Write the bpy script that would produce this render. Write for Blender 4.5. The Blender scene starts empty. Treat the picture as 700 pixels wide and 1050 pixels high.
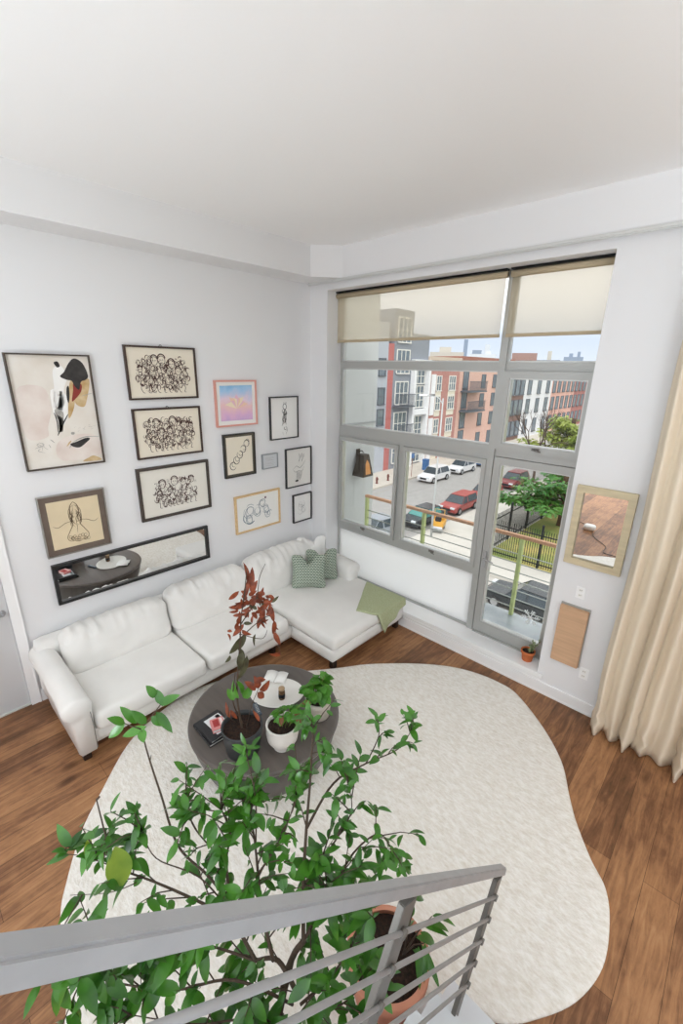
import bpy, bmesh, math, random
from mathutils import Vector, Matrix, noise
PI = math.pi
V = Vector
scene = bpy.context.scene
COL = scene.collection
random.seed(7)

# ------------------------------------------------------------------ camera
CAM = V((4.44, -4.10, 3.10))
ROT = (1.25348227, -0.0180290107, 0.758572067)
FPX = 448.513
cd = bpy.data.cameras.new('camera')
cam = bpy.data.objects.new('camera', cd)
COL.objects.link(cam)
cam.location = CAM
cam.rotation_euler = ROT
cd.sensor_fit = 'HORIZONTAL'
cd.sensor_width = 36
cd.lens = FPX / 700 * 36
cd.clip_start = 0.02
cd.clip_end = 2000
scene.camera = cam
from mathutils import Euler
MR = Euler(ROT, 'XYZ').to_matrix()
FWD = MR @ V((0, 0, -1))

def at(px, py, depth):
    return CAM + (MR @ V(((px - 350) / FPX, -(py - 525) / FPX, -1.0))) * depth

def depth_of(p):
    return (V(p) - CAM).dot(FWD)

# ------------------------------------------------------------------ materials
MATS = {}
def nodes_of(m):
    m.use_nodes = True
    nt = m.node_tree
    return nt, nt.nodes, nt.links

def mat(name, color, rough=0.6, metal=0.0, bump=0.0, bscale=50.0, var=0.0, vscale=5.0, spec=0.5, sheen=0.0, trans=0.0, coords='Object', stretch=None, c2=None):
    if name in MATS:
        return MATS[name]
    m = bpy.data.materials.new(name)
    nt, N, L = nodes_of(m)
    b = N['Principled BSDF']
    b.inputs['Roughness'].default_value = rough
    b.inputs['Metallic'].default_value = metal
    b.inputs['Specular IOR Level'].default_value = spec
    b.inputs['Base Color'].default_value = (*color, 1)
    if sheen: b.inputs['Sheen Weight'].default_value = sheen
    tc = N.new('ShaderNodeTexCoord')
    src = tc.outputs[coords]
    if stretch:
        mp = N.new('ShaderNodeMapping')
        mp.inputs['Scale'].default_value = stretch
        L.new(src, mp.inputs['Vector']); src = mp.outputs['Vector']
    if var or c2:
        n = N.new('ShaderNodeTexNoise'); n.inputs['Scale'].default_value = vscale; n.inputs['Detail'].default_value = 4
        L.new(src, n.inputs['Vector'])
        r = N.new('ShaderNodeValToRGB')
        r.color_ramp.elements[0].position = 0.3; r.color_ramp.elements[1].position = 0.7
        lo = c2 if c2 else tuple(c * (1 - var) for c in color)
        hi = color if c2 else tuple(min(1, c * (1 + var)) for c in color)
        r.color_ramp.elements[0].color = (*lo, 1); r.color_ramp.elements[1].color = (*hi, 1)
        L.new(n.outputs['Fac'], r.inputs['Fac']); L.new(r.outputs['Color'], b.inputs['Base Color'])
    if bump:
        n = N.new('ShaderNodeTexNoise'); n.inputs['Scale'].default_value = bscale; n.inputs['Detail'].default_value = 3
        L.new(src, n.inputs['Vector'])
        bp = N.new('ShaderNodeBump'); bp.inputs['Strength'].default_value = bump; bp.inputs['Distance'].default_value = 0.01
        L.new(n.outputs['Fac'], bp.inputs['Height']); L.new(bp.outputs['Normal'], b.inputs['Normal'])
    if trans:
        mx = N.new('ShaderNodeMixShader'); mx.inputs['Fac'].default_value = trans
        t = N.new('ShaderNodeBsdfTranslucent'); t.inputs['Color'].default_value = (*[min(1, c * 1.3) for c in color], 1)
        L.new(b.outputs['BSDF'], mx.inputs[1]); L.new(t.outputs['BSDF'], mx.inputs[2])
        L.new(mx.outputs['Shader'], N['Material Output'].inputs['Surface'])
    MATS[name] = m
    return m

def hexc(h):
    r = []
    for i in (0, 2, 4):
        c = int(h[i:i + 2], 16) / 255
        r.append(c / 12.92 if c <= 0.04045 else ((c + 0.055) / 1.055) ** 2.4)
    return tuple(r)

def glass_mat(name, tint=(0.9, 0.91, 0.91), refl=0.06):
    m = bpy.data.materials.new(name); nt, N, L = nodes_of(m)
    N.remove(N['Principled BSDF'])
    t = N.new('ShaderNodeBsdfTransparent'); t.inputs['Color'].default_value = (*tint, 1)
    g = N.new('ShaderNodeBsdfGlossy'); g.inputs['Roughness'].default_value = 0.0
    lw = N.new('ShaderNodeFresnel'); lw.inputs['IOR'].default_value = 1.3
    mx = N.new('ShaderNodeMixShader')
    L.new(lw.outputs['Fac'], mx.inputs['Fac']); L.new(t.outputs[0], mx.inputs[1]); L.new(g.outputs[0], mx.inputs[2])
    L.new(mx.outputs[0], N['Material Output'].inputs['Surface'])
    MATS[name] = m
    return m

def floor_mat():
    m = bpy.data.materials.new('oak_planks'); nt, N, L = nodes_of(m)
    b = N['Principled BSDF']; b.inputs['Specular IOR Level'].default_value = 0.35
    tc = N.new('ShaderNodeTexCoord')
    mp = N.new('ShaderNodeMapping'); mp.inputs['Rotation'].default_value = (0, 0, PI / 2)
    L.new(tc.outputs['Object'], mp.inputs['Vector'])
    br = N.new('ShaderNodeTexBrick')
    br.offset = 0.37; br.offset_frequency = 2
    br.inputs['Scale'].default_value = 1.0
    br.inputs['Brick Width'].default_value = 2.1
    br.inputs['Row Height'].default_value = 0.19
    br.inputs['Mortar Size'].default_value = 0.0016
    br.inputs['Mortar Smooth'].default_value = 0.3
    br.inputs['Color1'].default_value = (0, 0, 0, 1); br.inputs['Color2'].default_value = (1, 1, 1, 1)
    br.inputs['Mortar'].default_value = (0.5, 0.5, 0.5, 1)
    L.new(mp.outputs[0], br.inputs['Vector'])
    g = N.new('ShaderNodeMapping'); g.inputs['Scale'].default_value = (12, 1.3, 1)
    L.new(tc.outputs['Object'], g.inputs['Vector'])
    n1 = N.new('ShaderNodeTexNoise'); n1.inputs['Scale'].default_value = 2.2; n1.inputs['Detail'].default_value = 8; n1.inputs['Roughness'].default_value = 0.65; n1.inputs['Distortion'].default_value = 1.1
    L.new(g.outputs[0], n1.inputs['Vector'])
    n2 = N.new('ShaderNodeTexNoise'); n2.inputs['Scale'].default_value = 1.7; n2.inputs['Detail'].default_value = 3
    L.new(tc.outputs['Object'], n2.inputs['Vector']); n2.inputs['Roughness'].default_value = 0.7; n2.inputs['Detail'].default_value = 6
    a = N.new('ShaderNodeMath'); a.operation = 'MULTIPLY'; a.inputs[1].default_value = 0.2
    sp = N.new('ShaderNodeSeparateColor'); L.new(br.outputs['Color'], sp.inputs[0]); L.new(sp.outputs[0], a.inputs[0])
    a2 = N.new('ShaderNodeMath'); a2.operation = 'MULTIPLY_ADD'; a2.inputs[1].default_value = 0.72
    L.new(n1.outputs['Fac'], a2.inputs[0]); L.new(a.outputs[0], a2.inputs[2])
    a3 = N.new('ShaderNodeMath'); a3.operation = 'MULTIPLY_ADD'; a3.inputs[1].default_value = 0.55
    L.new(n2.outputs['Fac'], a3.inputs[0]); L.new(a2.outputs[0], a3.inputs[2])
    r = N.new('ShaderNodeValToRGB')
    e = r.color_ramp.elements
    e[0].position = 0.42; e[0].color = (*hexc('44301f'), 1)
    e[1].position = 1.0; e[1].color = (*hexc('b98d66'), 1)
    x = e.new(0.64); x.color = (*hexc('7a543a'), 1)
    x = e.new(0.84); x.color = (*hexc('a87a54'), 1)
    L.new(a3.outputs[0], r.inputs['Fac'])
    mx = N.new('ShaderNodeMixRGB'); mx.blend_type = 'MIX'
    mx.inputs['Color2'].default_value = (*hexc('2a1a10'), 1)
    mf = N.new('ShaderNodeMath'); mf.operation = 'MULTIPLY'; mf.inputs[1].default_value = 0.75
    L.new(br.outputs['Fac'], mf.inputs[0]); L.new(mf.outputs[0], mx.inputs['Fac'])
    L.new(r.outputs['Color'], mx.inputs['Color1'])
    # knots
    vo = N.new('ShaderNodeTexVoronoi'); vo.inputs['Scale'].default_value = 1.3
    kmp = N.new('ShaderNodeMapping'); kmp.inputs['Scale'].default_value = (2.2, 1, 1)
    L.new(tc.outputs['Object'], kmp.inputs['Vector']); L.new(kmp.outputs[0], vo.inputs['Vector'])
    kr = N.new('ShaderNodeValToRGB'); kr.color_ramp.elements[0].position = 0.03; kr.color_ramp.elements[1].position = 0.13
    kr.color_ramp.elements[0].color = (0.25, 0.2, 0.16, 1); kr.color_ramp.elements[1].color = (1, 1, 1, 1)
    L.new(vo.outputs['Distance'], kr.inputs['Fac'])
    mk_ = N.new('ShaderNodeMixRGB'); mk_.blend_type = 'MULTIPLY'; mk_.inputs['Fac'].default_value = 0.8
    L.new(mx.outputs[0], mk_.inputs['Color1']); L.new(kr.outputs[0], mk_.inputs['Color2'])
    L.new(mk_.outputs[0], b.inputs['Base Color'])
    bp = N.new('ShaderNodeBump'); bp.inputs['Strength'].default_value = 0.25; bp.inputs['Distance'].default_value = 0.004
    L.new(n1.outputs['Fac'], bp.inputs['Height']); L.new(bp.outputs[0], b.inputs['Normal'])
    rr = N.new('ShaderNodeMapRange'); rr.inputs['To Min'].default_value = 0.36; rr.inputs['To Max'].default_value = 0.6
    L.new(n1.outputs['Fac'], rr.inputs['Value']); L.new(rr.outputs[0], b.inputs['Roughness'])
    return m

def brick_mat(name, c1, c2, mortar, scale=5.0):
    m = bpy.data.materials.new(name); nt, N, L = nodes_of(m)
    b = N['Principled BSDF']; b.inputs['Roughness'].default_value = 0.9
    tc = N.new('ShaderNodeTexCoord'); mp = N.new('ShaderNodeMapping')
    mp.inputs['Rotation'].default_value = (PI / 2, 0, PI / 2)
    sx = N.new('ShaderNodeSeparateXYZ'); cx = N.new('ShaderNodeCombineXYZ')
    L.new(tc.outputs['Object'], sx.inputs[0]); L.new(sx.outputs['Y'], cx.inputs['X']); L.new(sx.outputs['Z'], cx.inputs['Y'])
    br = N.new('ShaderNodeTexBrick'); br.inputs['Scale'].default_value = scale
    br.inputs['Color1'].default_value = (*c1, 1); br.inputs['Color2'].default_value = (*c2, 1); br.inputs['Mortar'].default_value = (*mortar, 1)
    L.new(cx.outputs[0], br.inputs['Vector']); L.new(br.outputs['Color'], b.inputs['Base Color'])
    return m

def weave_mat(name, ca, cb, scale=26.0):
    m = bpy.data.materials.new(name); nt, N, L = nodes_of(m)
    b = N['Principled BSDF']; b.inputs['Roughness'].default_value = 0.9
    tc = N.new('ShaderNodeTexCoord')
    ck = N.new('ShaderNodeTexBrick'); ck.inputs['Scale'].default_value = scale
    ck.inputs['Brick Width'].default_value = 0.9; ck.inputs['Row Height'].default_value = 0.5; ck.inputs['Mortar Size'].default_value = 0.11
    ck.inputs['Color1'].default_value = (*ca, 1); ck.inputs['Color2'].default_value = (*[c * 0.75 for c in ca], 1); ck.inputs['Mortar'].default_value = (*cb, 1)
    sx = N.new('ShaderNodeSeparateXYZ'); cx = N.new('ShaderNodeCombineXYZ')
    L.new(tc.outputs['Object'], sx.inputs[0]); L.new(sx.outputs['X'], cx.inputs['X']); L.new(sx.outputs['Z'], cx.inputs['Y'])
    L.new(cx.outputs[0], ck.inputs['Vector']); L.new(ck.outputs['Color'], b.inputs['Base Color'])
    return m

def rug_mat():
    m = bpy.data.materials.new('cream_wool'); nt, N, L = nodes_of(m)
    b = N['Principled BSDF']; b.inputs['Roughness'].default_value = 0.95; b.inputs['Specular IOR Level'].default_value = 0.1
    tc = N.new('ShaderNodeTexCoord')
    mp = N.new('ShaderNodeMapping'); mp.inputs['Scale'].default_value = (1, 2.2, 1); mp.inputs['Rotation'].default_value = (0, 0, 0.7)
    L.new(tc.outputs['Object'], mp.inputs['Vector'])
    n = N.new('ShaderNodeTexNoise'); n.inputs['Scale'].default_value = 22; n.inputs['Detail'].default_value = 5; n.inputs['Roughness'].default_value = 0.65
    L.new(mp.outputs[0], n.inputs['Vector'])
    r = N.new('ShaderNodeValToRGB'); r.color_ramp.elements[0].position = 0.3; r.color_ramp.elements[1].position = 0.65
    r.color_ramp.elements[0].color = (*hexc('e0d9cd'), 1); r.color_ramp.elements[1].color = (*hexc('f5f2ec'), 1)
    L.new(n.outputs['Fac'], r.inputs['Fac']); L.new(r.outputs[0], b.inputs['Base Color'])
    bp = N.new('ShaderNodeBump'); bp.inputs['Strength'].default_value = 0.55; bp.inputs['Distance'].default_value = 0.02
    L.new(n.outputs['Fac'], bp.inputs['Height']); L.new(bp.outputs[0], b.inputs['Normal'])
    return m

def blind_mat():
    m = bpy.data.materials.new('sheer_blind_fabric'); nt, N, L = nodes_of(m)
    N.remove(N['Principled BSDF'])
    t = N.new('ShaderNodeBsdfTransparent'); t.inputs['Color'].default_value = (1.0, 0.97, 0.92, 1)
    tl = N.new('ShaderNodeBsdfTranslucent'); tl.inputs['Color'].default_value = (*hexc('fbf3e6'), 1)
    d = N.new('ShaderNodeBsdfDiffuse'); d.inputs['Color'].default_value = (*hexc('e6d8c2'), 1)
    m1 = N.new('ShaderNodeMixShader'); m1.inputs['Fac'].default_value = 0.15
    L.new(tl.outputs[0], m1.inputs[1]); L.new(d.outputs[0], m1.inputs[2])
    m2 = N.new('ShaderNodeMixShader'); m2.inputs['Fac'].default_value = 0.33
    L.new(t.outputs[0], m2.inputs[1]); L.new(m1.outputs[0], m2.inputs[2])
    L.new(m2.outputs[0], N['Material Output'].inputs['Surface'])
    return m

WALL = mat('white_wall_paint', hexc('e9e9ea'), 0.75, spec=0.2)
CEIL = mat('ceiling_paint', hexc('fafafa'), 0.85, spec=0.1)
TRIM = mat('white_trim_gloss', hexc('f6f6f6'), 0.35)
DOORM = mat('grey_white_door_paint', hexc('cfd0d1'), 0.3)
ALU = mat('brushed_aluminium_frame', hexc('b4b5b2'), 0.4, 0.35, bump=0.03, bscale=80)
ALUL = mat('pale_aluminium_bead', hexc('d6d7d5'), 0.35, 0.3)
BLACKM = mat('black_metal', hexc('1c1c1d'), 0.4, 0.6)
LINEN = mat('white_linen', hexc('e8e6e2'), 0.95, spec=0.1, bump=0.12, bscale=160, var=0.03, vscale=4, sheen=0.2)
LINEN2 = mat('dark_linen_seam', hexc('8a8680'), 0.95)  # darker grey linen for the arm seam
DARKLEG = mat('espresso_wood', hexc('2a1e18'), 0.4)
TABLEM = mat('charcoal_stained_wood', hexc('4b4541'), 0.38, var=0.16, vscale=3.5, stretch=(1, 7, 1), bump=0.05, bscale=20)
TERRA = mat('terracotta', hexc('c0714a'), 0.85, var=0.1, vscale=9, bump=0.1, bscale=40)
TERRAP = mat('pale_terracotta', hexc('cf937a'), 0.85, c2=hexc('c98468'), vscale=5, bump=0.1, bscale=40)
SOIL = mat('potting_soil', hexc('3a2519'), 1.0, c2=hexc('170e09'), vscale=60, bump=1.0, bscale=70)
GREYPOT = mat('charcoal_glazed_pot', hexc('36393b'), 0.45)
WHITEPOT = mat('white_ceramic', hexc('e6e4de'), 0.4)
STEEL = mat('brushed_steel', hexc('a9a9aa'), 0.45, 0.25, bump=0.05, bscale=60, var=0.06, vscale=12)
STEELD = mat('weathered_steel_bar', hexc('75726d'), 0.45, 0.35, bump=0.05, bscale=60)
LEAF = mat('lemon_leaf', hexc('4f8a2a'), 0.28, c2=hexc('1c4d14'), vscale=9, trans=0.12, spec=0.55)
LEAFY = mat('yellow_green_leaf', hexc('93a83a'), 0.4, c2=hexc('587f28'), vscale=14, trans=0.3)
LEAFB = mat('bright_green_leaf', hexc('5f9c33'), 0.35, c2=hexc('2f6e1f'), vscale=12, trans=0.3)
LEAFR = mat('rust_red_leaf', hexc('a5522e'), 0.45, c2=hexc('4a2219'), vscale=22, trans=0.2)
LEAFD = mat('dry_brown_leaf', hexc('8b5a35'), 0.6, c2=hexc('5a3a22'), vscale=12, trans=0.1)
LEAFG = mat('mottled_olive_leaf', hexc('5b5c3e'), 0.5, c2=hexc('3a3424'), vscale=25, trans=0.1)
BARK = mat('grey_brown_bark', hexc('4e4034'), 0.9, bump=0.4, bscale=60)
BARKG = mat('green_stem', hexc('6f7f3c'), 0.7)
PAPER = mat('white_paper', hexc('f1f0ec'), 0.8)
CREAM = mat('cream_paper', hexc('ebe2d0'), 0.85, var=0.03, vscale=3)
INKB = mat('brown_black_ink', hexc('503a35'), 0.9)
INKK = mat('black_ink', hexc('1e1e20'), 0.9)
INKG = mat('blue_grey_ink', hexc('7c8a94'), 0.9)
INKL = mat('light_grey_ink', hexc('b5b5b3'), 0.9)
MIRROR = mat('mirror_silver', (0.93, 0.94, 0.94), 0.0, 1.0)
OAKF = mat('pale_oak_frame', hexc('d9b98a'), 0.5, var=0.08, vscale=6, stretch=(1, 1, 6))
GLASS = glass_mat('window_glass')
CURT = mat('sand_linen_curtain', hexc('ecdfca'), 0.9, spec=0.1, trans=0.12, bump=0.08, bscale=200)

# ------------------------------------------------------------------ object helpers
def props(o, label=None, cat=None, group=None, kind=None):
    if label: o['label'] = label
    if cat: o['category'] = cat
    if group: o['group'] = group
    if kind: o['kind'] = kind
    return o

def empty(name, loc=(0, 0, 0), rz=0.0, label=None, cat=None, group=None, kind=None):
    o = bpy.data.objects.new(name, None)
    COL.objects.link(o)
    o.location = loc; o.rotation_euler = (0, 0, rz); o.empty_display_size = 0.1
    return props(o, label, cat, group, kind)

def mk(name, bm, material, parent=None, smooth=False, bevel=0.0, label=None, cat=None, group=None, kind=None, seg=2):
    if bevel:
        es = [e for e in bm.edges if len(e.link_faces) == 2 and e.calc_face_angle(0) > 0.6]
        bmesh.ops.bevel(bm, geom=es, offset=bevel, segments=seg, affect='EDGES', clamp_overlap=True)
    me = bpy.data.meshes.new(name)
    bm.to_mesh(me); bm.free()
    if isinstance(material, (list, tuple)):
        for mm in material: me.materials.append(mm)
    else:
        me.materials.append(material)
    if smooth:
        for p in me.polygons: p.use_smooth = True
    o = bpy.data.objects.new(name, me)
    COL.objects.link(o)
    if parent: o.parent = parent
    return props(o, label, cat, group, kind)

def nb(): return bmesh.new()

def box(bm, x0, x1, y0, y1, z0, z1, mi=0, M=None):
    vs = [V((x, y, z)) for x in (x0, x1) for y in (y0, y1) for z in (z0, z1)]
    if M: vs = [M @ v for v in vs]
    v = [bm.verts.new(p) for p in vs]
    for f in ((0, 1, 3, 2), (4, 6, 7, 5), (0, 4, 5, 1), (2, 3, 7, 6), (0, 2, 6, 4), (1, 5, 7, 3)):
        fc = bm.faces.new([v[i] for i in f]); fc.material_index = mi
    return v

def bx(*a, **k):
    bm = nb(); box(bm, *a, **k); bmesh.ops.recalc_face_normals(bm, faces=bm.faces); return bm

def tube(bm, pts, radii, sides=6, cap=True, mi=0):
    pts = [V(p) for p in pts]
    if not isinstance(radii, (list, tuple)): radii = [radii] * len(pts)
    up = V((0.13, 0.27, 0.95)).normalized()
    rings = []
    prev = None
    for i, p in enumerate(pts):
        d = (pts[min(i + 1, len(pts) - 1)] - pts[max(i - 1, 0)])
        if d.length < 1e-9: d = V((0, 0, 1))
        d.normalize()
        if prev is None:
            a = d.cross(up)
            if a.length < 0.05: a = d.cross(V((1, 0, 0)))
            a.normalize()
        else:
            a = prev - d * prev.dot(d)
            if a.length < 1e-6: a = d.cross(up)
            a.normalize()
        prev = a
        b = d.cross(a)
        rings.append([bm.verts.new(p + (a * math.cos(2 * PI * k / sides) + b * math.sin(2 * PI * k / sides)) * radii[i]) for k in range(sides)])
    for r0, r1 in zip(rings, rings[1:]):
        for k in range(sides):
            f = bm.faces.new((r0[k], r0[(k + 1) % sides], r1[(k + 1) % sides], r1[k])); f.material_index = mi
    if cap and sides > 2:
        try:
            f = bm.faces.new(list(reversed(rings[0]))); f.material_index = mi
            f = bm.faces.new(rings[-1]); f.material_index = mi
        except Exception: pass

def lathe(bm, prof, c=(0, 0, 0), seg=32, sx=1.0, sy=1.0):
    c = V(c); rings = []
    for r, z in prof:
        if r < 1e-6:
            rings.append([bm.verts.new(c + V((0, 0, z)))])
        else:
            rings.append([bm.verts.new(c + V((r * sx * math.cos(2 * PI * k / seg), r * sy * math.sin(2 * PI * k / seg), z))) for k in range(seg)])
    for a, b in zip(rings, rings[1:]):
        if len(a) == 1 and len(b) == 1: continue
        for k in range(seg):
            k2 = (k + 1) % seg
            if len(a) == 1: bm.faces.new((a[0], b[k2], b[k]))
            elif len(b) == 1: bm.faces.new((a[k], a[k2], b[0]))
            else: bm.faces.new((a[k], a[k2], b[k2], b[k]))

def prism(bm, pts, z0, z1):
    a = [bm.verts.new((x, y, z0)) for x, y in pts]; b = [bm.verts.new((x, y, z1)) for x, y in pts]
    n = len(pts)
    bm.faces.new(list(reversed(a))); bm.faces.new(b)
    for i in range(n): bm.faces.new((a[i], a[(i + 1) % n], b[(i + 1) % n], b[i]))
    bmesh.ops.recalc_face_normals(bm, faces=bm.faces)

def rbox(bm, cx, cy, cz, w, d, h, r=0.05, puff=(0, 0, 0), seg=0.05, nz=0.0, nscale=4.0, M=None, seed=0, fn=None):
    """rounded, puffed cushion block centred at (cx,cy,cz)"""
    hx, hy, hz = w / 2, d / 2, h / 2
    nx, ny, nzz = max(3, int(w / seg)), max(3, int(d / seg)), max(3, int(h / seg))
    cache = {}
    def vert(i, j, k):
        key = (i, j, k)
        if key in cache: return cache[key]
        p = V((-hx + w * i / nx, -hy + d * j / ny, -hz + h * k / nzz))
        rr = min(r, hx, hy, hz)
        q = V((max(-hx + rr, min(hx - rr, p.x)), max(-hy + rr, min(hy - rr, p.y)), max(-hz + rr, min(hz - rr, p.z))))
        dd = p - q
        if dd.length > 1e-9: p = q + dd.normalized() * rr
        u, v_, w_ = p.x / hx, p.y / hy, p.z / hz
        e = lambda a, b: max(0, (1 - a * a)) * max(0, (1 - b * b))
        o = V((puff[0] * u * e(v_, w_), puff[1] * v_ * e(u, w_), puff[2] * w_ * e(u, v_)))
        if nz:
            nn = noise.noise(V((p.x * nscale + seed * 7.3, p.y * nscale + seed, p.z * nscale)))
            n2 = noise.noise(V((p.x * nscale * 3 + seed, p.y * nscale * 3, p.z * nscale * 3 + 5)))
            o += V((u, v_, w_)) * nz * (nn + 0.4 * n2)
        p = p + o
        if fn: p = fn(p, u, v_, w_)
        p = p + V((cx, cy, cz))
        if M: p = M @ p
        vv = bm.verts.new(p); cache[key] = vv
        return vv
    def quad(a, b, c, d_):
        try: bm.faces.new((a, b, c, d_))
        except ValueError: pass
    for i in range(nx):
        for j in range(ny):
            quad(vert(i, j, 0), vert(i, j + 1, 0), vert(i + 1, j + 1, 0), vert(i + 1, j, 0))
            quad(vert(i, j, nzz), vert(i + 1, j, nzz), vert(i + 1, j + 1, nzz), vert(i, j + 1, nzz))
    for i in range(nx):
        for k in range(nzz):
            quad(vert(i, 0, k), vert(i + 1, 0, k), vert(i + 1, 0, k + 1), vert(i, 0, k + 1))
            quad(vert(i, ny, k), vert(i, ny, k + 1), vert(i + 1, ny, k + 1), vert(i + 1, ny, k))
    for j in range(ny):
        for k in range(nzz):
            quad(vert(0, j, k), vert(0, j, k + 1), vert(0, j + 1, k + 1), vert(0, j + 1, k))
            quad(vert(nx, j, k), vert(nx, j + 1, k), vert(nx, j + 1, k + 1), vert(nx, j, k + 1))

def catmull(pts, n=6, closed=False):
    P_ = [V(p) for p in pts]; out = []
    m = len(P_)
    rng = range(m) if closed else range(m - 1)
    for i in rng:
        if closed: p0, p1, p2, p3 = P_[(i - 1) % m], P_[i], P_[(i + 1) % m], P_[(i + 2) % m]
        else: p0, p1, p2, p3 = P_[max(i - 1, 0)], P_[i], P_[i + 1], P_[min(i + 2, m - 1)]
        for k in range(n):
            t = k / n
            out.append(0.5 * ((2 * p1) + (-p0 + p2) * t + (2 * p0 - 5 * p1 + 4 * p2 - p3) * t * t + (-p0 + 3 * p1 - 3 * p2 + p3) * t ** 3))
    if not closed: out.append(P_[-1])
    return out

def copy_tree(o, parent=None):
    c = o.copy(); COL.objects.link(c)
    c.parent = parent
    for ch in [x for x in bpy.data.objects if x.parent == o]:
        copy_tree(ch, c)
    return c

# ------------------------------------------------------------------ world and sun
w = bpy.data.worlds.new('sky'); scene.world = w; w.use_nodes = True
N, L = w.node_tree.nodes, w.node_tree.links
bg = N['Background']
tc = N.new('ShaderNodeTexCoord'); sx = N.new('ShaderNodeSeparateXYZ'); L.new(tc.outputs['Generated'], sx.inputs[0])
rp = N.new('ShaderNodeValToRGB'); e = rp.color_ramp.elements
e[0].position = 0.0; e[0].color = (0.45, 0.43, 0.41, 1)
e[1].position = 1.0; e[1].color = (0.98, 0.99, 1.0, 1)
for p, c in ((0.495, (0.5, 0.49, 0.48)), (0.5, (0.58, 0.62, 0.68)), (0.53, (0.49, 0.55, 0.66)), (0.555, (0.75, 0.78, 0.84)), (0.61, (1.02, 1.02, 1.02))):
    x = e.new(p); x.color = (*c, 1)
mr = N.new('ShaderNodeMapRange'); mr.inputs['From Min'].default_value = -1
L.new(sx.outputs['Z'], mr.inputs['Value']); L.new(mr.outputs[0], rp.inputs['Fac'])
L.new(rp.outputs[0], bg.inputs['Color']); bg.inputs['Strength'].default_value = 1.18
sl = bpy.data.lights.new('sun', 'SUN'); sl.energy = 1.1; sl.angle = math.radians(12); sl.color = (1, 0.97, 0.92)
so = bpy.data.objects.new('sun', sl); COL.objects.link(so)
so.rotation_euler = (math.radians(38), math.radians(24), 0)
# fill lights added out of view without fixtures, aimed up to brighten the room
for i, (lx, ly, lw) in enumerate(((6.8, -5.2, 130), (7.0, -8.8, 90), (3.4, -6.6, 125))):
    ld = bpy.data.lights.new('room_fill', 'AREA'); ld.energy = lw; ld.shape = 'DISK'; ld.size = 1.6; ld.color = (0.82, 0.93, 1.0)
    lo_ = bpy.data.objects.new('room_fill', ld); COL.objects.link(lo_)
    lo_.location = (lx, ly, 1.3); lo_.rotation_euler = (PI, 0, 0)

vs = scene.view_settings
scene.display_settings.display_device = 'sRGB'
vs.view_transform = 'Standard'; vs.look = 'None'; vs.gamma = 1.0; vs.use_curve_mapping = False
vs.exposure = 0.68
scene.cycles.max_bounces = 10
scene.cycles.diffuse_bounces = 6
scene.cycles.transparent_max_bounces = 16
scene.cycles.sample_clamp_indirect = 6
scene.cycles.use_denoising = True
scene.cycles.caustics_reflective = False
scene.cycles.caustics_refractive = False
# ================================================================== THE ROOM
XMAX, YMIN, ZC = 9.0, -11.0, 4.40
S = dict(kind='structure')
mk('floor', bx(-0.15, XMAX, YMIN, 0.0, -0.12, 0.0), floor_mat(), **S)
mk('ceiling', bx(-0.15, XMAX, YMIN, 0.35, ZC, ZC + 0.25), CEIL, **S)
# gallery wall, with the doorway cut out
b = nb()
box(b, -0.15, 0, -3.63, 0.35, 0, ZC)
box(b, -0.15, 0, YMIN, -4.53, 0, ZC)
box(b, -0.15, 0, -4.53, -3.63, 2.13, ZC)
mk('wall_left', b, WALL, **S)
# window wall
OX0, OX1, LEDGE, OTOP = 0.30, 3.365, 0.21, 3.99
b = nb()
box(b, 0.0, OX0, 0, 0.35, 0, ZC)
box(b, OX1, XMAX, 0, 0.35, 0, ZC)
box(b, OX0, OX1, 0, 0.35, OTOP, ZC)
box(b, OX0, OX1, 0, 0.35, 0, LEDGE - 0.03)
mk('wall_right', b, WALL, **S)
# dropped beam along both walls, with the angled corner piece
b = nb()
prism(b, [(0, 0), (0, YMIN), (0.36, YMIN), (0.36, -0.33), (0.61, -0.065), (XMAX, -0.065), (XMAX, 0)], 4.08, ZC)
mk('trim_1', b, WALL, **S)
# window ledge cap
b = bx(OX0, OX1, -0.02, 0.35, LEDGE - 0.045, LEDGE); box(b, OX1, 3.42, -0.02, 0, LEDGE - 0.045, LEDGE)
mk('trim_2', b, TRIM, **S)
b = nb()
box(b, 1.0, 3.40, -0.012, 0, 0.125, 0.155)
mk('trim_3', b, TRIM, **S)
def baseboard(name, pts, h=0.12):
    b = nb()
    for (x0, x1, y0, y1) in pts:
        box(b, x0, x1, y0, y1, 0, h)
        dx, dy = (x1 - x0), (y1 - y0)
        if dx > dy: box(b, x0, x1, y0 - 0.006, y1, 0, 0.02)
        else: box(b, x0, x1 + 0.006, y0, y1, 0, 0.02)
    mk(name, b, TRIM, **S)
baseboard('baseboard_left', [(0, 0.016, -3.545, -0.02), (0, 0.016, YMIN, -4.61)])
baseboard('baseboard_right', [(0.02, XMAX, -0.018, 0)])
# unseen partition added beside the stairs to shade the railing
mk('wall_railing_shade', bx(5.10, 5.22, -8.0, -3.0, 0, 3.0), WALL, **S)
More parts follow.
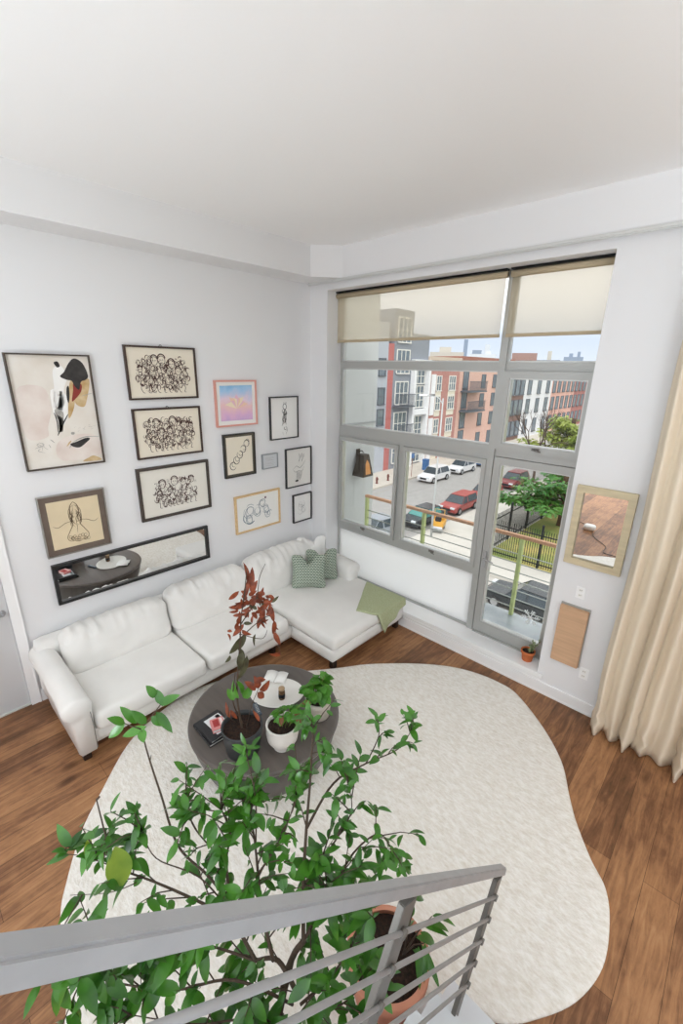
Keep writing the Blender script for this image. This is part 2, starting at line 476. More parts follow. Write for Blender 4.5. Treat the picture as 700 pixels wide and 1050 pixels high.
# white door in the gallery wall
d2 = empty('door_2', (0, -4.08, 0), kind='structure')
b = bx(-0.06, -0.02, -0.445, 0.445, 0.012, 2.12)
mk('door_panel', b, DOORM, d2)
b = nb()
box(b, -0.15, 0.018, 0.45, 0.53, 0, 2.2); box(b, -0.15, 0.018, -0.53, -0.45, 0, 2.2); box(b, -0.15, 0.018, -0.45, 0.45, 2.12, 2.2)
box(b, -0.15, 0.024, 0.515, 0.53, 0, 2.2)
mk('door_casing', b, TRIM, d2, bevel=0.004)
b = bx(-0.15, 0.0, -0.45, 0.45, 0, 0.012); mk('threshold', b, ALUL, d2)
b = nb()
tube(b, [(-0.02, 0.40, 1.0), (0.035, 0.40, 1.0)], 0.012, 10); tube(b, [(0.035, 0.405, 1.0), (0.04, 0.34, 1.0), (0.035, 0.29, 0.998)], 0.009, 10)
lathe_b = nb(); lathe(lathe_b, [(0.0, 0.0), (0.03, 0), (0.03, 0.008), (0, 0.008)], seg=20)
for v in lathe_b.verts: v.co = V((-0.02 + v.co.z, 0.40 + v.co.x, 1.0 + v.co.y))
mk('handle_rose', lathe_b, STEEL, d2, True)
mk('door_handle', b, STEEL, d2, True)
# curtain track
b = bx(0.05, XMAX, -0.085, -0.05, 4.06, 4.08); box(b, 0.05, XMAX, -0.076, -0.059, 4.05, 4.062)
mk('trim_4', b, ALUL, **S)

# ------------------------------------------------------------------ window
YF0, YF1 = 0.245, 0.325
win = empty('window_1', (0, 0, 0), kind='structure')
b = nb()
def H(x0, x1, z0, z1, y0=YF0, y1=YF1): box(b, x0, x1, y0, y1, z0, z1)
H(OX0 + .002, OX0 + 0.03, LEDGE, OTOP)             # left jamb
H(OX1 - 0.02, OX1, LEDGE, OTOP)              # right jamb
H(OX0 + .03, OX1 - .02, OTOP - 0.04, OTOP)  # head
H(2.45, 2.52, LEDGE, OTOP - .04, 0.225, 0.335)  # main mullion
H(OX0 + .03, 2.45, 3.105, 3.185); H(2.52, OX1 - .02, 3.105, 3.185)
H(OX0 + .03, 2.45, 2.225, 2.375)
H(2.52, OX1 - .02, 2.27, 2.345)
H(OX0 + .03, 2.45, 0.90, 0.985)
H(1.315, 1.385, 0.985, 2.225)                 # small mullion between casements
H(OX0 + .03, 2.45, LEDGE, LEDGE + 0.03)
mk('window_frame', b, ALU, win, bevel=0.003)
def sash(name, x0, x1, z0, z1, wd, y0, y1, parent=win, m=ALU, low=None):
    b = nb(); lw = low or wd
    box(b, x0, x0 + wd, y0, y1, z0, z1); box(b, x1 - wd, x1, y0, y1, z0, z1)
    box(b, x0 + wd, x1 - wd, y0, y1, z0, z0 + lw); box(b, x0 + wd, x1 - wd, y0, y1, z1 - wd, z1)
    # stepped inner bead
    t = 0.012
    box(b, x0 + wd, x0 + wd + t, y0 + .012, y1 - .01, z0 + lw, z1 - wd, 1); box(b, x1 - wd - t, x1 - wd, y0 + .012, y1 - .01, z0 + lw, z1 - wd, 1)
    box(b, x0 + wd + t, x1 - wd - t, y0 + .012, y1 - .01, z0 + lw, z0 + lw + t, 1); box(b, x0 + wd + t, x1 - wd - t, y0 + .012, y1 - .01, z1 - wd - t, z1 - wd, 1)
    s = mk(name, b, [m, ALUL], parent)
    ym = (y0 + y1) / 2 + .01
    mk('pane', bx(x0 + wd, x1 - wd, ym - .003, ym + .003, z0 + lw, z1 - wd), GLASS, s)
    return s
def handle(x, y, z, parent):
    b = nb()
    box(b, x - .035, x + .035, y - .014, y, z - .012, z + .012)
    tube(b, [(x - .005, y - .012, z), (x + .01, y - .035, z - .004), (x + .06, y - .04, z - .012)], [.008, .007, .006], 8)
    mk('crank_handle', b, STEELD, parent, bevel=0)
s1 = sash('casement_sash', 0.33, 1.315, 0.985, 2.225, 0.045, 0.215, 0.30)
s2 = sash('casement_sash', 1.385, 2.45, 0.985, 2.225, 0.045, 0.215, 0.30)
s3 = sash('awning_sash', 2.52, OX1 - .02, 2.345, 3.105, 0.065, 0.215, 0.30)
handle(0.8, .215, 1.02, s1); handle(1.9, .215, 1.02, s2); handle(2.93, .215, 2.39, s3)
for (x0, x1, z0, z1) in ((OX0 + .03, 2.45, 2.375, 3.105), (OX0 + .03, 2.45, 3.185, OTOP - .04), (2.52, OX1 - .02, 3.185, OTOP - .04)):
    b = nb()
    t = .014
    box(b, x0, x0 + t, .26, .3, z0, z1); box(b, x1 - t, x1, .26, .3, z0, z1); box(b, x0 + t, x1 - t, .26, .3, z0, z0 + t); box(b, x0 + t, x1 - t, .26, .3, z1 - t, z1)
    s = mk('glazing_bead', b, ALUL, win)
    mk('pane', bx(x0, x1, .288, .292, z0, z1), GLASS, s)
# solid white panel under the casements
mk('spandrel_panel', bx(OX0 + .03, 2.45, .262, .30, LEDGE + .03, 0.90), mat('frosted_white_panel', (.93, .94, .95), .4, trans=.55), win)
# glazed balcony door
bd = empty('door_1', (0, 0, 0), kind='structure')
s = sash('door_frame', 2.525, OX1 - .02, LEDGE + .01, 2.265, 0.072, 0.235, 0.315, bd, low=.13)
b = nb(); box(b, 2.545, 2.58, .222, .235, 1.03, 1.22); tube(b, [(2.563, .222, 1.14), (2.563, .185, 1.14), (2.64, .18, 1.135), (2.68, .182, 1.13)], [.009, .009, .008, .007], 8)
mk('door_handle', b, STEEL, bd)
mk('door_sill', bx(2.535, OX1 - .02, .20, .35, LEDGE, LEDGE + .012), ALU, bd)
# roller blinds
BL = blind_mat()
HEM = mat('blind_hem', hexc('b8a88c'), 0.8)
def blind(x0, x1, label):
    r = empty('roller_blind', ((x0 + x1) / 2, 0.17, 3.97), label=label, cat='blind', group='roller blinds at the top of the window')
    hw = (x1 - x0) / 2
    b = nb(); tube(b, [(-hw, 0, -.03), (hw, 0, -.03)], 0.028, 16); mk('roller', b, HEM, r, True)
    b = bx(-hw + .01, hw - .01, -.001, .001, -.54, -.03); mk('blind_fabric', b, BL, r)
    b = bx(-hw + .01, hw - .01, -.008, .008, -.565, -.535); mk('bottom_bar', b, HEM, r, bevel=.003)
    b = bx(-hw, hw, -.03, .03, .004, .015); mk('bracket', b, BLACKM, r)
blind(0.305, 2.46, 'long cream roller blind pulled a little way down over the wide left windows')
blind(2.50, 3.355, 'short cream roller blind above the small tilt window on the right')
# snowflake decal on the door glass
b = nb()
for k in range(6):
    a = k * PI / 3 + .2
    dx, dz = math.cos(a), math.sin(a)
    tube(b, [(0, 0, 0), (dx * .10, 0, dz * .085)], .006, 6)
    for q in (.045, .066):
        for sgn in (-1, 1):
            a2 = a + sgn * 0.9
            tube(b, [(dx * q, 0, dz * q), (dx * q + math.cos(a2) * .026, 0, dz * q + math.sin(a2) * .026)], .005, 5)
sf = mk('snowflake_decal', b, mat('decal_white', hexc('e8ecec'), .6), label='white snowflake decoration on the lower glass of the balcony door', cat='decoration')
sf.location = (3.13, .264, .62)

# ------------------------------------------------------------------ outlets and radiator cover
def outlet(x, z, label, kind='outlet'):
    r = empty('wall_outlet', (x, 0, z), label=label, cat='outlet')
    mk('cover_plate', bx(-.038, .038, -.007, 0, -.058, .058), TRIM, r, bevel=.002)
    for s_ in (-1, 1):
        b = bx(-.017, .017, -.010, -.006, s_ * .025 - .014, s_ * .025 + .014); p = mk('socket', b, PAPER, r)
        b = nb()
        for q in (-.006, .006): box(b, q - .0015, q + .0015, -.0108, -.0095, s_ * .025 - .003, s_ * .025 + .007)
        mk('socket_slot', b, BLACKM, p)
outlet(3.60, 1.20, 'white wall outlet between the square wood-framed mirror and the tan wood panel')
outlet(3.765, .41, 'white wall outlet low on the wall just above the baseboard, beside the curtain')
r = empty('wood_panel', (3.587, 0, .75), label='tan wood-grain rectangular panel mounted on the white wall left of the curtain', cat='panel')
mk('panel_face', bx(-.12, .12, -.052, -.008, -.295, .295), mat('tan_wood_veneer', hexc('cba583'), .5, var=.09, vscale=3, stretch=(1, 1, 12)), r, bevel=.004)
mk('panel_back', bx(-.125, .128, -.008, 0, -.3, .312), ALU, r)

# ------------------------------------------------------------------ curtain
def curtain(name, x0, x1, label, seed, n_pl, z1=4.05, ybase=-.20):
    random.seed(seed)
    b = nb(); nx, nz = n_pl * 14, 60
    grid = []
    ph = [random.uniform(.75, 1.3) for _ in range(n_pl + 2)]
    cum = [0]
    for p in ph: cum.append(cum[-1] + p)
    tot = cum[n_pl]
    for k in range(nz + 1):
        z = z1 * k / nz; row = []
        f = k / nz
        for i in range(nx + 1):
            u = i / nx * n_pl; j = min(int(u), n_pl - 1); fr = u - j
            xx = x0 + (x1 - x0) * (cum[j] + fr * ph[j]) / tot
            amp = (.052 + .022 * math.sin(j * 2.3 + seed)) * (1 - .25 * f)
            y = ybase + amp * math.cos(2 * PI * fr)
            bunch = max(0, 1 - f * 7)
            y += .05 * noise.noise(V((xx * 6, z * .9, seed))) + bunch * .05 * noise.noise(V((xx * 11, z * 9, seed)))
            xx += .025 * noise.noise(V((xx * 2, z * .8, seed + 9))) + bunch * .04 * noise.noise(V((xx * 9, z * 12, 3)))
            zz = z + .012
            row.append(b.verts.new((xx, min(y, -.05), zz)))
        grid.append(row)
    for r0, r1 in zip(grid, grid[1:]):
        for i in range(nx): b.faces.new((r0[i], r0[i + 1], r1[i + 1], r1[i]))
    o = mk(name, b, CURT, smooth=True, label=label, cat='curtain')
    m = o.modifiers.new('thick', 'SOLIDIFY'); m.thickness = .004
    return o
curtain('curtain', 3.93, 5.5, 'floor-length sand-coloured linen curtain hanging in deep folds at the right edge', 3, 13)

# ================================================================== ARTWORKS
def ribbon(bm, pts, wd, y, mi=0, taper=True):
    n = len(pts)
    if n < 2: return
    Ls, Rs = [], []
    for i, (x, z) in enumerate(pts):
        a = pts[max(i - 1, 0)]; c = pts[min(i + 1, n - 1)]
        dx, dz = c[0] - a[0], c[1] - a[1]; l = math.hypot(dx, dz) or 1
        t = i / (n - 1); ww = wd / 2 * ((.35 + 1.3 * t * (1 - t) * 2) if taper else 1)
        nx_, nz_ = -dz / l * ww, dx / l * ww
        Ls.append(bm.verts.new((x + nx_, y, z + nz_))); Rs.append(bm.verts.new((x - nx_, y, z - nz_)))
    for i in range(n - 1):
        f = bm.faces.new((Ls[i], Rs[i], Rs[i + 1], Ls[i + 1])); f.material_index = mi

def curve2(pts, n=5): return [(p.x, p.y) for p in catmull([(a, c, 0) for a, c in pts], n)]

def patch(bm, pts, y, mi=0):
    f = bm.faces.new([bm.verts.new((x, y, z)) for x, z in pts]); f.material_index = mi

def blobpts(cx, cz, rx, rz, n=14, rough=.15, rot=0):
    o = []
    for k in range(n):
        a = 2 * PI * k / n; r = 1 + random.uniform(-rough, rough)
        x, z = rx * r * math.cos(a), rz * r * math.sin(a)
        o.append((cx + x * math.cos(rot) - z * math.sin(rot), cz + x * math.sin(rot) + z * math.cos(rot)))
    return o

def circle2(cx, cz, r, n=14, sq=1.0, a0=0, a1=2 * PI):
    return [(cx + r * math.cos(a0 + (a1 - a0) * k / n), cz + r * sq * math.sin(a0 + (a1 - a0) * k / n)) for k in range(n + 1)]

def framed(label, c, rz, wd, ht, fw, fm, paper, dep=.03, matw=0.0, mat_m=None, name='framed_picture', cat='picture', group=None, art_name='print', glassy=False):
    r = empty(name, c, rz, label, cat, group)
    hw, hh = wd / 2, ht / 2
    b = nb()
    box(b, -hw, -hw + fw, -dep, 0, -hh, hh); box(b, hw - fw, hw, -dep, 0, -hh, hh)
    box(b, -hw + fw, hw - fw, -dep, 0, -hh, -hh + fw); box(b, -hw + fw, hw - fw, -dep, 0, hh - fw, hh)
    mk('frame', b, fm, r, bevel=min(.003, fw * .2))
    y0 = -dep * .55
    ix, iz = hw - fw, hh - fw
    if matw:
        b = nb(); mx_, mz_ = ix - matw, iz - matw
        box(b, -ix, -mx_, y0 - .002, y0, -iz, iz); box(b, mx_, ix, y0 - .002, y0, -iz, iz)
        box(b, -mx_, mx_, y0 - .002, y0, -iz, -mz_); box(b, -mx_, mx_, y0 - .002, y0, mz_, iz)
        mk('mat_board', b, mat_m, r)
        ix, iz = mx_, mz_
    p = mk(art_name, bx(-ix, ix, y0 + .001, y0 + .004, -iz, iz), paper, r)
    return r, p, ix, iz, y0 - .0005

GX = 0.001
def gal(ya, yb, za, zb): return (GX, (ya + yb) / 2, (za + zb) / 2), yb - ya, zb - za

# 1 large abstract
c, wd, ht = gal(-3.287, -2.67, 2.22, 3.17)
ABS = mat('abstract_canvas', hexc('ece7df'), .8, c2=hexc('ddd3c6'), vscale=3.2, bump=.1, bscale=30)
r, p, ix, iz, y = framed('large abstract painting with a black, red and ochre brush mass, thin dark frame', c, PI / 2, wd, ht, .012, mat('dark_bronze_frame', hexc('4a3f35'), .5), ABS, dep=.045, art_name='canvas', name='abstract_painting', cat='painting')
pm = [mat('paint_black', hexc('1d1b1b'), .6, c2=hexc('3c3836'), vscale=14), mat('paint_ochre', hexc('b8935a'), .6, c2=hexc('d9c29a'), vscale=12), mat('paint_red', hexc('8a2f28'), .6), mat('paint_white', hexc('f4f2ee'), .6), mat('paint_grey', hexc('8f8d88'), .7, c2=hexc('c9c5bd'), vscale=16), mat('paint_pinkish', hexc('d9c7bd'), .7, c2=hexc('ebe2da'), vscale=5)]
random.seed(5)
b = nb()
def uv(u, v): return (-ix + 2 * ix * u, iz - 2 * iz * v)
def pl(*q): return [(v.x, v.y) for v in catmull([(*uv(a, c_), 0) for a, c_ in q], 4, True)]
patch(b, pl((.03, .3), (.36, .27), (.42, .45), (.34, .62), (.3, .72), (.05, .7)), y, 5)
patch(b, pl((.40, .8), (.6, .72), (.95, .74), (.98, .93), (.45, .95)), y, 5)
patch(b, pl((.52, .13), (.60, .08), (.66, .11), (.68, .20), (.62, .30), (.60, .42), (.52, .50), (.47, .42), (.50, .28)), y - .0004, 3)
patch(b, pl((.45, .30), (.62, .33), (.64, .42), (.60, .55), (.52, .62), (.44, .52)), y - .0004, 3)
patch(b, pl((.72, .22), (.78, .24), (.72, .45), (.62, .56), (.66, .38)), y - .0006, 1)
patch(b, pl((.85, .23), (.98, .21), (.90, .40), (.84, .46), (.74, .42), (.78, .30)), y - .0006, 1)
patch(b, pl((.76, .24), (.86, .25), (.84, .32), (.74, .39), (.70, .40), (.74, .30)), y - .0009, 2)
patch(b, pl((.66, .14), (.74, .06), (.82, .02), (.92, .06), (.97, .17), (.93, .21), (.86, .23), (.82, .30), (.77, .27), (.74, .22), (.68, .21), (.60, .18)), y - .0012, 0)
patch(b, pl((.55, .06), (.60, .05), (.62, .09), (.58, .10)), y - .0012, 0)
patch(b, pl((.66, .28), (.69, .27), (.68, .36), (.65, .42), (.64, .36)), y - .0012, 0)
for _ in range(10):
    s = random.uniform(0, 1)
    ribbon(b, curve2([uv(.44 + .1 * s, .50 + .05 * s), uv(.46 + .08 * s, .58), uv(.45 + .06 * s, .68)]), .006 + .006 * random.random(), y - .0013, random.choice((0, 0, 4)))
ribbon(b, curve2([uv(.62, .52), uv(.52, .62), uv(.44, .71)]), .012, y - .0013, 0)
patch(b, pl((.46, .47), (.56, .5), (.54, .57), (.47, .56)), y - .0010, 4)
patch(b, pl((.58, .80), (.66, .785), (.80, .755), (.86, .765), (.78, .81), (.70, .84), (.62, .83)), y - .0013, 0)
ribbon(b, curve2([uv(.56, .84), uv(.64, .78), uv(.8, .745), uv(1.0, .752)]), .009, y - .0012, 4)
ribbon(b, curve2([uv(.53, .82), uv(.57, .79), uv(.60, .77)]), .012, y - .0012, 1)
patch(b, pl((.72, .98), (.80, .95), (.88, .935), (.98, .985)), y - .0008, 1)
for _ in range(9):
    u0, v0 = random.uniform(.16, .34), random.uniform(.74, .82)
    ribbon(b, curve2([uv(u0, v0), uv(u0 + random.uniform(-.05, .05), v0 + .02), uv(u0 + random.uniform(-.07, .05), v0 + random.uniform(.03, .06))]), .005, y - .0008, 4)
ribbon(b, curve2([uv(.84, .36), uv(.92, .345), uv(1.0, .335)]), .004, y - .0012, 4)
for _ in range(14):
    u0, v0 = random.uniform(.62, .97), random.uniform(.63, .70)
    ribbon(b, [uv(u0, v0), uv(u0 + .03, v0 - .008)], .004, y - .0008, 4)
patch(b, blobpts(*uv(.64, .70), .016, .012), y - .0009, 4)
mk('brush_strokes', b, pm, p)

# scribbled group drawings
def crowd(label, ya, yb, za, zb, heads, seed, fm, fw, paper, margin_u=.78, margin_v=.72, ink=INKB, dens=380, hook=True):
    random.seed(seed)
    c, wd, ht = gal(ya, yb, za, zb)
    r, p, ix, iz, y = framed(label, c, PI / 2, wd, ht, fw, fm, paper, group='three sketches of crowded figures in a column')
    b = nb()
    ux, uz = ix * margin_u, iz * margin_v
    def clear(x, z): return all(math.hypot((x - hx * ux), (z - hz * uz)) > hr * 1.0 for hx, hz, hr in heads)
    for _ in range(dens):
        x = random.uniform(-1, 1) * ux; z = random.uniform(-1, .8) * uz
        if (abs(x / ux) ** 3 + abs(z / uz) ** 3) > 1 or not clear(x, z): continue
        R_ = random.uniform(.008, .03); a0 = random.uniform(0, 6.3); sp = random.uniform(1.5, 5.5)
        pts = [(x + R_ * (1 - .5 * t / 8) * math.cos(a0 + sp * t / 8), z + R_ * (1 - .5 * t / 8) * 1.3 * math.sin(a0 + sp * t / 8)) for t in range(9)]
        ribbon(b, pts, random.uniform(.003, .0095), y - .0002 * random.random(), 0)
    for hx, hz, hr in heads:
        x, z = hx * ux, hz * uz
        ribbon(b, circle2(x, z, hr, 14, 1.15), .005, y - .0004, 0, False)
        ribbon(b, circle2(x, z + hr * .3, hr * 1.1, 10, 1.2, .2, 2.9), .011, y - .0004, 0, False)
        for s_ in (-1, 1): ribbon(b, circle2(x + s_ * hr * .35, z + hr * .1, hr * .14, 6), .003, y - .0004, 0, False)
        ribbon(b, [(x, z + .1 * hr), (x + hr * .1, z - .25 * hr)], .003, y - .0004, 0)
        ribbon(b, [(x - hr * .3, z - .5 * hr), (x + hr * .3, z - .5 * hr)], .003, y - .0004, 0)
    for k in range(9):                     # feet and legs along the bottom
        x = (-.8 + 1.6 * k / 8) * ux + random.uniform(-.01, .01)
        ribbon(b, curve2([(x, -uz * .6), (x + random.uniform(-.02, .02), -uz * .85), (x + random.uniform(-.01, .01), -uz * 1.08), (x + .025, -uz * 1.12)]), .006, y - .0003, 0)
    mk('ink_drawing', b, ink, p)
    if hook:
        b = nb(); tube(b, [(x_, -.012, z_ + ht / 2) for x_, z_ in ((-.012, 0), (-.008, .012), (.008, .012), (.012, 0))], .003, 6)
        mk('hanging_hook', b, BLACKM, r)
DKW = mat('dark_walnut_frame', hexc('3f2f28'), .45)
DKG = mat('dark_grey_brown_frame', hexc('443d38'), .45)
crowd('uppermost of three dark-framed figure sketches in the column, on yellowed cream paper', -2.365, -1.65, 2.773, 3.272, [(-.3, .68, .034), (-.02, .72, .036), (.35, .5, .034), (.6, .1, .03), (-.85, .2, .022)], 11, DKW, .018, CREAM)
crowd('middle of three dark-framed figure sketches in the column', -2.36, -1.645, 2.193, 2.69, [(-.5, .55, .032), (0.15, .62, .034), (-.32, .02, .028), (0.0, .05, .028), (.62, .35, .03), (.9, .3, .022)], 12, DKW, .018, CREAM)
crowd('lowest and thickest-framed of three figure sketches, just above the long narrow mirror', -2.396, -1.597, 1.543, 2.104, [(-.6, .5, .034), (-.05, .6, .036), (.35, .45, .03), (.75, .55, .028), (-.75, -.1, .024)], 13, DKG, .03, mat('ivory_paper', hexc('e8e4da'), .85), .66, .62, dens=230, hook=False)

# tan figure drawing
random.seed(21)
c, wd, ht = gal(-3.268, -2.718, 1.406, 1.98)
TANP = mat('tan_kraft_paper', hexc('e0cfae'), .85, var=.06, vscale=4)
r, p, ix, iz, y = framed('tan figure sketch with a dark taupe mat above the long mirror', c, PI / 2, wd, ht, .009, mat('silver_frame', hexc('a8a6a2'), .35, .6), TANP, dep=.035, matw=.052, mat_m=mat('taupe_mat_board', hexc('6f6157'), .8, var=.12, vscale=10))
b = nb()
for s_ in (-1, 1):
    ribbon(b, curve2([(0, .17), (s_ * .045, .13), (s_ * .05, .05), (s_ * .03, -.01), (s_ * .06, -.07), (s_ * .09, -.13), (s_ * .07, -.17), (s_ * .02, -.175)]), .006, y)
    ribbon(b, curve2([(s_ * .03, .02), (s_ * .09, .01), (s_ * .15, -.02), (s_ * .19, .0)]), .005, y)
    ribbon(b, curve2([(0, .20), (s_ * .03, .16), (s_ * .035, .09), (s_ * .01, .05)]), .008, y)
    for k in range(10):
        ribbon(b, curve2([(s_ * random.uniform(0, .03), random.uniform(.06, .17)), (s_ * random.uniform(.01, .05), random.uniform(.0, .1)), (s_ * random.uniform(0, .05), random.uniform(-.05, .03))]), .003, y)
    for k in range(8):
        x0 = s_ * random.uniform(.0, .09); ribbon(b, circle2(x0, -.16 + random.uniform(-.02, .03), .014, 8), .004, y)
ribbon(b, curve2([(0, .06), (.004, -.02), (-.002, -.1)]), .004, y)
mk('charcoal_drawing', b, mat('soft_charcoal', hexc('7a6753'), .9), p)

# long narrow mirror
def mirror(label, c, rz, wd, ht, fw, fm, dep, bev=0.0, cat='mirror'):
    r = empty('wall_mirror', c, rz, label, cat)
    hw, hh = wd / 2, ht / 2
    b = nb()
    box(b, -hw, -hw + fw, -dep, 0, -hh, hh); box(b, hw - fw, hw, -dep, 0, -hh, hh)
    box(b, -hw + fw, hw - fw, -dep, 0, -hh, -hh + fw); box(b, -hw + fw, hw - fw, -dep, 0, hh - fw, hh)
    mk('frame', b, fm, r, bevel=.003)
    b = nb(); b.faces.new([b.verts.new(q) for q in ((-hw + fw, -dep * .35, -hh + fw), (hw - fw, -dep * .35, -hh + fw), (hw - fw, -dep * .35, hh - fw), (-hw + fw, -dep * .35, hh - fw))])
    mk('mirror_glass', b, MIRROR, r)
    return r
c, wd, ht = gal(-3.258, -1.672, .926, 1.33)
mirror('long narrow horizontal mirror in a black frame above the sofa', c, PI / 2, wd, ht, .028, mat('black_wood_frame', hexc('232324'), .4), .035)
mirror('square mirror in a wide pale oak frame between the balcony door and the curtain', (3.642, -.001, 1.825), 0, .45, .72, .058, mat('washed_oak_frame', hexc('cbbd9d'), .6, var=.1, vscale=5, stretch=(1, 1, 5)), .04)

# pink frame, watercolour flower
def water_mat():
    m = bpy.data.materials.new('watercolour_wash'); nt, N, L = nodes_of(m)
    bs = N['Principled BSDF']; bs.inputs['Roughness'].default_value = .8
    tc = N.new('ShaderNodeTexCoord'); sx = N.new('ShaderNodeSeparateXYZ'); L.new(tc.outputs['Object'], sx.inputs[0])
    n = N.new('ShaderNodeTexNoise'); n.inputs['Scale'].default_value = 9; n.inputs['Detail'].default_value = 4; L.new(tc.outputs['Object'], n.inputs['Vector'])
    a = N.new('ShaderNodeMath'); a.operation = 'MULTIPLY_ADD'; a.inputs[1].default_value = 1.9; a.inputs[2].default_value = .5 - .16
    L.new(sx.outputs['Z'], a.inputs[0])
    s = N.new('ShaderNodeMath'); s.operation = 'MULTIPLY_ADD'; s.inputs[1].default_value = .35; L.new(n.outputs['Fac'], s.inputs[0]); L.new(a.outputs[0], s.inputs[2])
    r = N.new('ShaderNodeValToRGB'); e = r.color_ramp.elements
    e[0].position = 0; e[0].color = (*hexc('b9a2d8'), 1); e[1].position = 1; e[1].color = (*hexc('5fa8dc'), 1)
    for q, cc in ((.25, 'e3b7d8'), (.45, 'f0c9c9'), (.6, 'e9d3e4'), (.8, 'a9cdec')):
        x = e.new(q); x.color = (*hexc(cc), 1)
    L.new(s.outputs[0], r.inputs['Fac']); L.new(r.outputs[0], bs.inputs['Base Color'])
    return m
random.seed(31)
c, wd, ht = gal(-1.451, -.897, 2.441, 2.952)
r, p, ix, iz, y = framed('colourful blue and pink flower print in a pink frame', c, PI / 2, wd, ht, .018, mat('salmon_pink_frame', hexc('d99c8f'), .5), PAPER, matw=0)
b = nb(); patch(b, [(-ix * .84, -iz * .80), (ix * .82, -iz * .82), (ix * .84, iz * .84), (-ix * .82, iz * .82)], y - .0002)
mk('watercolour', b, water_mat(), p)
b = nb()
for k in range(9):
    a = PI * (.08 + .84 * k / 8); l = .13 if k % 2 else .16
    tx, tz = math.cos(a) * l, math.sin(a) * l * .95 - .05
    nx_, nz_ = -math.sin(a) * .03, math.cos(a) * .03
    patch(b, [(0, -.06), (tx * .5 + nx_, tz * .5 + nz_), (tx, tz), (tx * .5 - nx_, tz * .5 - nz_)], y - .0006 - .00005 * k, k % 3)
mk('flower', b, [mat('petal_peach', hexc('f1cdb5'), .8), mat('petal_pink', hexc('eabfd0'), .8), mat('petal_yellow', hexc('f3e3c8'), .8)], p)

# chain drawing
c, wd, ht = gal(-1.388, -.954, 1.84, 2.352)
r, p, ix, iz, y = framed('black chain-like loops drawn on cream paper with a dark inner border', c, PI / 2, wd, ht, .011, mat('thin_black_frame', hexc('2c2b2a'), .5), CREAM, dep=.035, matw=.026, mat_m=mat('dark_olive_mat_board', hexc('5c564a'), .8, var=.1, vscale=10))
b = nb()
for k in range(5):
    t = k / 4
    cx_, cz_ = -.10 + .20 * t, -.12 + .25 * t
    ribbon(b, circle2(cx_, cz_, .042 - .006 * t, 16, 1.1, .3 + k, 6.0 + k), .008, y, 0)
    ribbon(b, circle2(cx_ + .012, cz_ + .018, .026, 12, 1.2, 1 + k, 5.4 + k), .005, y, 0)
mk('ink_drawing', b, INKK, p)
# small plaque
c, wd, ht = gal(-.849, -.609, 1.872, 2.058)
r, p, ix, iz, y = framed('tiny silver-grey framed card in the middle of the small artworks', c, PI / 2, wd, ht, .008, mat('pewter_frame', hexc('a7abb0'), .4, .5), mat('grey_white_card', hexc('d5d7da'), .7), dep=.035)
b = nb(); random.seed(4)
for k in range(7):
    z = -iz * .6 + 1.2 * iz * k / 6
    ribbon(b, curve2([(-ix * .7, z), (-ix * .2, z + random.uniform(-.01, .01)), (ix * .3, z + random.uniform(-.01, .01)), (ix * .7, z)]), .003, y, 0)
mk('faint_marks', b, INKL, p)
# blond frame
random.seed(41)
c, wd, ht = gal(-1.282, -.589, 1.104, 1.589)
r, p, ix, iz, y = framed('blue-grey ink drawing in a blond wood frame', c, PI / 2, wd, ht, .022, OAKF, PAPER)
b = nb()
for (cx_, cz_, rr) in ((-.14, .02, .075), (-.02, 0, .07), (.12, .0, .06), (-.15, -.08, .05), (.16, -.07, .045), (.06, .09, .05)):
    for k in range(7):
        a = random.uniform(0, 6); ribbon(b, circle2(cx_ + random.uniform(-.02, .02), cz_ + random.uniform(-.02, .02), rr * random.uniform(.5, 1), 12, 1.1, a, a + random.uniform(1.5, 4)), .006, y - .0001 * k, 0)
ribbon(b, curve2([(-.19, -.13), (-.13, -.145), (-.07, -.12)]), .02, y, 0)
ribbon(b, curve2([(-.22, .0), (-.23, -.08), (-.19, -.13)]), .012, y, 0)
patch(b, blobpts(.115, .155, .014, .014), y - .001, 1)
mk('ink_drawing', b, [INKG, mat('plum_dot', hexc('5a2745'), .9)], p)
# black thin frames near the corner
TBK = mat('satin_black_frame', hexc('262627'), .4)
def small(label, ya, yb, za, zb, paper=PAPER):
    c, wd, ht = gal(ya, yb, za, zb)
    return framed(label, c, PI / 2, wd, ht, .014, TBK, paper, group='thin black frames beside the window corner')
random.seed(51)
r, p, ix, iz, y = small('tall standing figure sketch in a thin black frame, highest of the three nearest the window', -.707, -.248, 2.221, 2.752)
b = nb()
for k in range(26):
    x = random.uniform(-.03, .035); z = random.uniform(-.11, .12)
    ribbon(b, curve2([(x, z), (x + random.uniform(-.02, .02), z - .03), (x + random.uniform(-.03, .03), z - random.uniform(.04, .08))]), .006, y - .0001 * (k % 4), 0)
ribbon(b, circle2(.01, .14, .028, 12, 1.3), .007, y, 0, False); ribbon(b, [(-.01, .16), (.0, .20), (.015, .17)], .006, y); ribbon(b, [(.02, .17), (.03, .2), (.035, .16)], .006, y)
for x in (-.035, .02): ribbon(b, [(x, -.17), (x + .012, -.21)], .006, y)
mk('ink_drawing', b, INKK, p)
r, p, ix, iz, y = small('pale sketch of two hands in a thin black frame, middle of three nearest the window', -.472, -.018, 1.547, 2.082, mat('off_white_paper', hexc('e6e4de'), .85))
b = nb()
for s_ in (0, 1):
    x0 = .01 + .05 * s_
    ribbon(b, curve2([(x0, .19), (x0 + .01, .12), (x0 - .01, .07)]), .007, y); ribbon(b, curve2([(x0 + .03, .18), (x0 + .03, .12)]), .005, y)
ribbon(b, curve2([(-.10, -.02), (-.04, .02), (.02, -.01), (.08, .03), (.12, .08)]), .006, y, 1)
